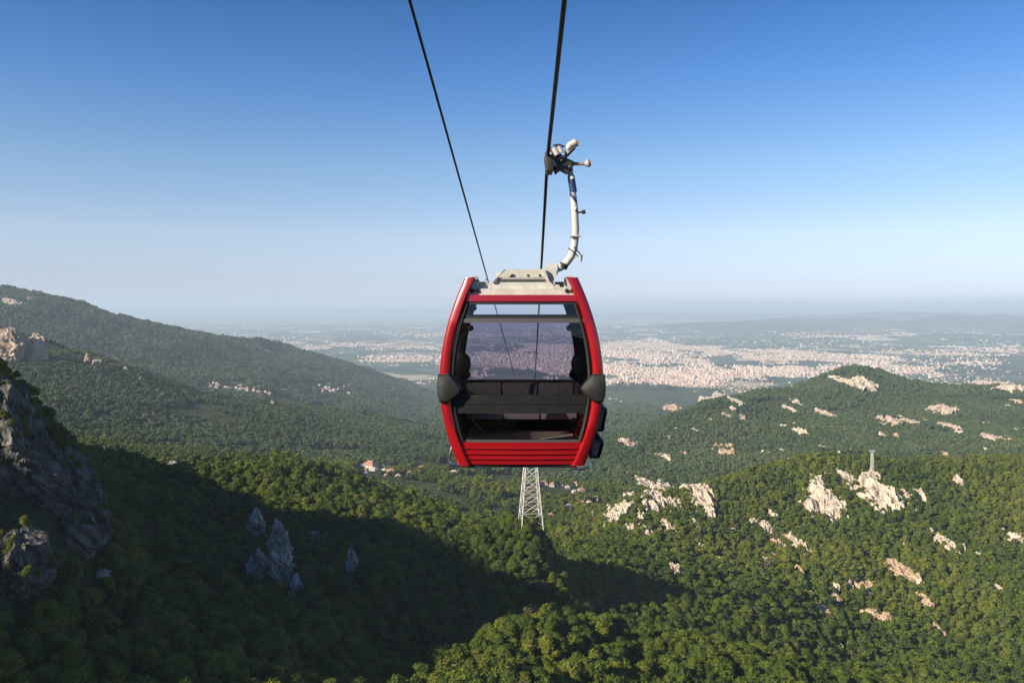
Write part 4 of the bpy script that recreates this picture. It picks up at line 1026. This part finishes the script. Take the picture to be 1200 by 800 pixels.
# floor, roof, benches
MB().box(xc - half(540) + .06, xc + half(540) - .06, YF + .06, YB - .06, Z(545) + .02, Z(545) + .16).build('floor', M['floor'], cabin)
MB().box(xc - half(545) + .10, xc + half(545) - .10, YF + .02, YB - .02, Z(545) - .03, Z(545) + .018).build('underframe', M['black'], cabin)
MB().prism([(xc - half(346) + .05, Z(346)), (xc - half(338) + .16, Z(338)), (xc + half(338) - .16, Z(338)), (xc + half(346) - .05, Z(346))], YF + .05, YB - .05).build('roof', M['white'], cabin)
fl = Z(545) + .16
for y, d_ in ((YB - .10, -1),):
    hw = half(470) - .20
    back_o = []
    for k in range(3):
        a = xc - hw + k * 2 * hw / 3 + .012; b_ = a + 2 * hw / 3 - .024
        MB().box(a, b_, min(y, y + d_ * .09), max(y, y + d_ * .09), fl + .40, Z(447) - .185 if d_ < 0 else Z(466), bevel=.03).build('seat_back', M['seat'], cabin, smooth=True)
    for k in range(3):
        a = xc - hw + .03 + k * 2 * hw / 3; b_ = a + 2 * hw / 3 - .02
        MB().box(a, b_, min(y, y + d_ * .46), max(y, y + d_ * .46), fl + .20, fl + .285, bevel=.025).build('seat_cushion', M['cushion'], cabin, smooth=True)
    MB().box(xc - hw, xc + hw, min(y + d_ * .02, y + d_ * .08), max(y + d_ * .02, y + d_ * .08), fl, fl + .20).build('seat_base', M['black'], cabin)
# dark oval side pads, door gear, handrails seen through the glass
for sg in (-1, 1):
    px = CX + sg * 74
    MB().ball((X(px), YF + .45, Z(431) + 0.015), .13, (1.0, .5, 1.25), 3).build('side_pad', M['black'], cabin, smooth=True)
    MB().box(min(xc + sg * .60, xc + sg * .75), max(xc + sg * .60, xc + sg * .75), YF + .10, YF + .22, Z(369), Z(357), bevel=.015).build('door_actuator', M['rubber'], cabin)
    MB().ball((xc + sg * .575, YF + .16, Z(361)), .033, sub=2).build('actuator_knob', M['rubber'], cabin, smooth=True)
    MB().ball((xc + sg * .72, YF + .14, Z(389)), .040, sub=2).build('hinge_knob', M['grey'], cabin, smooth=True)
    MB().ball((xc + sg * .70, YB - .2, Z(386) - .03), .045, sub=2).build('hinge_knob', M['rubber'], cabin, smooth=True)
MB().tube([(X(550), YF + .15, Z(488)), (X(556), YF + .25, Z(500)), (X(566), YF + .5, Z(514))], .014, seg=8).build('handrail', M['cushion'], cabin, smooth=True)
MB().ball((X(673), YF + .2, Z(495)), .03, (1, .8, 1.1)).build('release_lever', M['pink'], cabin, smooth=True)
MB().tube([(X(673), YF + .2, Z(495)), (X(686), YF + .25, Z(490))], .014, seg=8).build('lever_rod', M['rust'], cabin)
MB().tube([(X(669), YF + .2, Z(508)), (X(681), YF + .16, Z(501)), (X(688), YF + .16, Z(498))], .016, seg=8).build('lever_rod', M['black'], cabin)
MB().ball((X(681), YF + .14, Z(500)), .02).build('lever_cap', M['white'], cabin, smooth=True)
# moulded grey bumpers over the pillars
def bumper(sg, y, out):
    b = MB()
    # outline in (px from centre, py): rounded triangle
    ol = [(97, 438), (84, 436.5), (80, 440), (72.5, 449), (69, 455), (71, 459), (81, 468), (87, 470.5), (95, 470), (97.5, 462), (98, 450)]
    cx_, cy_ = 86, 453
    lay = [(1.0, 0.02), (0.99, -0.05), (0.86, -0.085), (0.5, -0.105)]
    rings = []
    for f, dy in lay:
        rings.append([b.bm.verts.new((xc + sg * (cx_ + (a - cx_) * f) * s, y + out * (-dy + 0.062), Z(cy_ + (c_ - cy_) * f))) for a, c_ in ol])
    n_ = len(ol)
    for i in range(len(rings) - 1):
        for j in range(n_): b.bm.faces.new((rings[i][j], rings[i][(j + 1) % n_], rings[i + 1][(j + 1) % n_], rings[i + 1][j]))
    b.bm.faces.new(rings[-1]); b.bm.faces.new(rings[0][::-1])
    return b.build('bumper', M['bumper'], cabin, smooth=True, ang=28)
for y, out in ((YF, -1), (YB, 1)):
    for sg in (-1, 1): bumper(sg, y, out)
# baskets on the right side: upper ski carrier, lower box
def basket(px0, px1, py0, py1, y0, y1, name, lab):
    b = MB(); x0, x1 = X(px0), X(px1); z1, z0 = Z(py0), Z(py1); i_ = .03
    prof = [(x0, z1), (x0, z0), (x1 - .05, z0), (x1, z1 - .06), (x1, z1), (x1 - i_, z1), (x1 - i_ - .05, z0 + i_), (x0 + i_, z0 + i_), (x0 + i_, z1)]
    b.prism(prof, y0, y1)
    o = b.build(name, M['black'], cabin, smooth=True, ang=25); o['label'] = lab
    MB().box(x0 + i_, x1 - i_, y0, y0 + .03, z0 + .02, z1 - .02).build('basket_end', M['grey'], o)
    MB().tube([(x0 + .01, y0 - .01, z1), (x1 - .02, y0 - .01, z1), (x1, y1, z1)], .012, seg=8).build('basket_rim', M['navy'], o)
    return o
basket(699, 715.5, 483, 511, YF + .35, YF + 1.0, 'ski_basket', 'upper black ski basket'); basket(692, 708, 517, 538, YF + .05, YF + 1.3, 'ski_basket', 'lower black ski basket')
# chrome guide loops under the cabin
MB().tube([(X(531), YF - .0, Z(520)), (X(527.5), YF - .02, Z(531)), (X(526.5), YF - .02, Z(539)), (X(528), YF - .02, Z(543)), (X(533), YF - .02, Z(544.3)), (X(542), YF + .0, Z(544.6))], .017, seg=8).build('guide_loop', M['chrome'], cabin, smooth=True)
MB().box(X(535), X(547), YF - .03, YF + .12, Z(547.2), Z(545), bevel=.005).build('guide_bracket', M['rubber'], cabin)
MB().tube([(X(669), YF + .02, Z(545)), (X(671), YF - .03, Z(547.6)), (X(680), YF - .05, Z(548.2)), (X(690), YF - .02, Z(547.4)), (X(693), YF + .2, Z(546))], .017, seg=8).build('guide_loop', M['chrome'], cabin, smooth=True)

# roof carriage (cream steel)
def plate(pxy, y0, y1, name, mtn='white', par=cabin, lab=None):
    o = MB().prism([(X(a), Z(b_)) for a, b_ in pxy], y0, y1).build(name, M[mtn], par, smooth=False); return o
ra = plate([(557, 344.5), (557, 334.5), (563, 331), (577, 331), (582, 325), (592, 325), (646, 325.5), (651, 333), (657, 336), (668, 337), (668, 344.5)], YF + .10, YF + .13, 'roof_carriage')
plate([(581, 324.5), (592.5, 314.8), (636, 314.8), (641, 324.5)], YF + .16, YF + .19, 'carriage_plate')
plate([(577, 331), (590.5, 316), (593.5, 315), (584, 324), (581.5, 331)], YF + .105 - .03, YF + .10, 'carriage_gusset', 'grey')
plate([(635, 314), (638, 314), (644, 329), (650, 335), (657, 336.5), (657, 338), (648, 337), (641, 330)], YF + .06, YF + .10, 'carriage_gusset', 'white')
MB().box(X(580), X(639), YF + .085, YF + .10, Z(329), Z(326.5)).build('carriage_slot', M['rail'], ra)
MB().box(X(557), X(668), YF + .06, YF + .10, Z(344.6), Z(343.0)).build('carriage_flange', M['white'], ra)
MB().box(X(581), X(641), YF + .19, YB - .4, Z(335), Z(319), bevel=.01).build('carriage_beam', M['white'], cabin)
MB().box(X(560), X(664), YB - .5, YB - .3, Z(344), Z(330), bevel=.01).build('carriage_beam', M['white'], cabin)
for a, b_ in [(600, 322), (619, 322), (633, 322)]:
    MB().tube([(X(a), YF + .165, Z(b_)), (X(a), YF + .15, Z(b_))], .014, seg=10).build('bolt', M['rubber'], cabin)
for a, b_ in [(575.5, 338), (593.5, 340.3), (597, 340.3), (600.5, 340.3), (603, 340.3), (616.5, 340), (633.5, 340), (646.5, 339.6), (569.5, 327.5)]:
    MB().tube([(X(a), YF + .105, Z(b_)), (X(a), YF + .088, Z(b_))], .010, seg=8).build('bolt', M['oily'], cabin)
for sg in (-1, 1):
    e0 = CX + sg * 55.5
    MB().box(X(e0 - 5), X(e0 + 5), YF + .05, YF + .10, Z(341), Z(327), bevel=.008).build('end_bracket', M['galv'], cabin)
    MB().tube([(X(e0 - 4), YF + .04, Z(334)), (X(e0 - 5), YF + .04, Z(326)), (X(e0 + 3), YF + .04, Z(324)), (X(e0 + 6), YF + .04, Z(330))], .008, seg=6).build('bracket_wire', M['oily'], cabin)
    MB().box(X(e0 - 3), X(e0 + 5), YF + .02, YF + .10, Z(324.6), Z(323.2)).build('bracket_cap', M['galv'], cabin)
    for dx_ in (-2, 4): MB().ball((X(e0 + dx_), YF + .04, Z(340.5)), .026, (1, .6, 1)).build('bracket_pin', M['rubber'], cabin, smooth=True)

# hanger arm: bent tube from the carriage to the grip
YH = 10.5; sh = YH / F
def Hn(px, py, dy=0.0): return Vector(((px - 600) * sh, YH + dy, CZ + (HOR - py) * sh))
arm = [(641, 318), (649, 316.5), (657, 313), (664, 307.5), (669.5, 300), (672.5, 291), (674, 281)]
b = MB(); b.tube([Hn(*q) for q in arm], [.047, .049, .050, .051, .051, .049, .046], seg=16); hg = b.build('hanger_arm', M['white'], cabin, smooth=True); hg['label'] = 'lower bent section'
b = MB(); b.tube([Hn(*q) for q in [(674.2, 281), (674.5, 268), (673.5, 245), (671.3, 225), (668.5, 203), (666.5, 193)]], [.046, .047, .045, .042, .039, .038], seg=16); hu = b.build('hanger_arm', M['white'], cabin, smooth=True); hu['label'] = 'upper straight section with navy bands'
MB().tube([Hn(672.0, 225.2), Hn(669.0, 206)], [.0500, .0470], seg=16).build('navy_band', M['navy'], hu, smooth=True)
# slanting navy stripe: a ring cut on the skew
b = MB(); r_ = [[], []]
for k in range(20):
    th = 2 * PI * k / 20; dxx = math.cos(th) * .0515
    for j, off_ in enumerate((0.0, -.055)):
        cpt = Hn(672.0, 232); r_[j].append(b.bm.verts.new(cpt + Vector((dxx, math.sin(th) * .0515, -dxx * 1.25 + off_ + .02))))
for k in range(20): b.bm.faces.new((r_[0][k], r_[0][(k + 1) % 20], r_[1][(k + 1) % 20], r_[1][k]))
b.build('navy_stripe', M['navy'], hu, smooth=True)
MB().tube([Hn(669.6, 209, -.045), Hn(669.6, 209, -.060)], .022, seg=14).build('round_sticker', M['sticker'], hu)
MB().box(Hn(667.5, 0).x, Hn(680.5, 0).x, YH - .07, YH + .07, Hn(0, 277.6).z, Hn(0, 276.2).z).build('flange', M['galv'], cabin)
for q in [(672.2, 280), (675.2, 280)]: MB().ball(Hn(*q, -.05), .012, sub=1).build('bolt', M['rubber'], cabin)
MB().tube([Hn(659, 322 - 8, -.0), Hn(661.5, 316 - 7, 0)], [.060, .060], seg=16).build('clamp_ring', M['rubber'], cabin, smooth=True)
plate([(637, 321), (639, 312), (644, 309), (650, 309.5), (653, 321), (649, 330), (642, 330)], YF + .13, YF + .16, 'arm_socket')
MB().tube([Hn(641, 316, .0), Hn(653, 315.5, 0)], .075, seg=16).build('arm_socket', M['white'], cabin, smooth=True)
# step bracket at the bend
b = MB(); b.tube([Hn(665.5, 291, -.06), Hn(672, 296, -.07), Hn(679, 302.5, -.06)], .009, seg=6); b.tube([Hn(672.5, 290, -.05), Hn(677, 295, -.06), Hn(681, 300, -.06)], .009, seg=6)
b.build('step_bracket', M['oily'], cabin)
MB().tube([Hn(679.5, 299, -.06), Hn(680, 307, -.06)], [.035, .018], seg=8).build('step_foot', M['galv'], cabin)
# small lever halfway up
b = MB(); b.tube([Hn(674, 247, -.05), Hn(677.5, 249.5, -.05), Hn(682.5, 249, -.05)], [.014, .012, .012], seg=8); b.tube([Hn(681.5, 249.2, -.05), Hn(685.5, 248.6, -.05)], [.026, .028], seg=10); b.tube([Hn(674, 247, -.05), Hn(675.3, 243, -.05)], .013, seg=6)
b.build('side_lever', M['oily'], cabin, smooth=True)
# grip
grip = MB().box(Hn(640, 0).x, Hn(648, 0).x, YH - .20, YH + .20, Hn(0, 203).z, Hn(0, 184).z, bevel=.03).build('grip_jaw', M['oily'], cabin, smooth=True)
b = MB(); b.tube([Hn(641, 203, -.1), Hn(639.5, 190, -.1), Hn(641, 182, -.1), Hn(646, 175, -.1)], [.022, .030, .034, .03], seg=10); b.tube([Hn(647, 186, -.12), Hn(651, 199, -.12), Hn(650.5, 206, -.12)], [.036, .040, .014], seg=8)
b.build('grip_finger', M['oily'], cabin, smooth=True)
for (a, c_, r0_) in [((648.5, 176), (652.5, 184), .042), ((654, 174.5), (657.5, 181), .034)]:
    MB().tube([Hn(*a, -.14), Hn(*c_, -.14)], [r0_, r0_ * .9], seg=12).build('grip_plate', M['white'], cabin, smooth=True)
b = MB(); b.tube([Hn(651, 173, -.12), Hn(653.5, 180, -.13), Hn(654, 190, -.12)], .010, seg=6); b.tube([Hn(648, 172.5, -.1), Hn(655, 171.5, -.1), Hn(661, 174, -.1)], .014, seg=6); b.tube([Hn(655, 192, -.1), Hn(664, 183, -.1), Hn(673, 174.5, -.1)], [.022, .026, .020], seg=8)
b.build('grip_arm', M['oily'], cabin, smooth=True)
MB().prism([(Hn(a_, 0).x, Hn(0, c_).z) for a_, c_ in [(647, 178), (656, 181), (663, 188), (669, 192), (671, 200), (664, 204), (657, 200), (651, 203), (646, 196)]], YH - .09, YH + .06).build('grip_housing', M['oily'], cabin)
MB().tube([Hn(663.5, 177, -.08), Hn(667, 172.5, -.08), Hn(674, 168.5, -.08)], [.026, .048, .050], seg=16).build('spring_housing', M['white'], cabin, smooth=True)
MB().tube([Hn(673.4, 169.2, -.08), Hn(677.5, 170.5, -.08)], [.042, .036], seg=14).build('spring_cap', M['rust'], cabin, smooth=True)
for (qa_, qb_) in [((666.6, 172.9), (667.6, 172.2)), ((669.6, 171.2), (670.6, 170.6)), ((672.4, 169.6), (673.2, 169.1))]:
    MB().tube([Hn(*qa_, -.08), Hn(*qb_, -.08)], .0525, seg=16).build('spring_ring', M['galv'], cabin, smooth=True)
for q_ in [(650, 183), (657, 186), (661, 195), (666, 197), (653, 195)]:
    MB().tube([Hn(*q_, -.085), Hn(*q_, -.105)], .013, seg=6).build('bolt', M['galv'], cabin)
MB().tube([Hn(643, 178, -.16), Hn(646, 190, -.18), Hn(650, 197, -.16)], [.012, .016, .012], seg=8).build('grip_lever', M['galv'], cabin, smooth=True)
MB().tube([Hn(662, 178, -.09), Hn(666, 181, -.09)], .034, seg=10).build('grip_hub', M['galv'], cabin, smooth=True)
b = MB(); b.tube([Hn(656, 190.5), Hn(664, 188), Hn(674, 192), Hn(687, 192.3)], [.028, .032, .022, .018], seg=10); b.build('roller_arm', M['rust'], cabin, smooth=True)
MB().tube([Hn(685, 192.5), Hn(689, 191.5)], [.022, .055], seg=14).build('roller', M['cushion'], cabin, smooth=True)
MB().tube([Hn(689, 191.5), Hn(692, 191)], [.055, .040], seg=14).build('roller_cap', M['rust'], cabin, smooth=True)
MB().tube([Hn(661, 198, 0), Hn(666, 192, 0), Hn(671, 196, 0)], [.05, .062, .04], seg=12).build('grip_hub', M['oily'], cabin, smooth=True)
MB().box(Hn(645, 0).x, Hn(664, 0).x, YH - .05, YH + .05, Hn(0, 192).z, Hn(0, 185).z, bevel=.02).build('grip_body', M['oily'], cabin, smooth=True)

# ------------------------------------------------------------------ haze
hm = bpy.data.materials.new('haze'); hm.use_nodes = True; hn = hm.node_tree; hn.nodes.clear()
ho_ = hn.nodes.new('ShaderNodeOutputMaterial'); pv = hn.nodes.new('ShaderNodeVolumePrincipled')
pv.inputs['Color'].default_value = (0.68, 0.83, 1.0, 1); pv.inputs['Density'].default_value = HAZE; pv.inputs['Anisotropy'].default_value = 0.0
hn.links.new(pv.outputs[0], ho_.inputs['Volume'])
zt = max(float(gz.max()) + 20, CZ + 12)
zt_near = zt
b = MB().box(-80000, 80000, -80000, 80000, float(gz.min()) - 2, zt)
hz = b.build('haze', hm, None, origin=(0, 0, 0)); tag(hz, 'thin blue summer haze over the plain', 'haze', kind='stuff')
print('script done', round(time.time() - T0, 1), 'gz', gz.min(), gz.max())
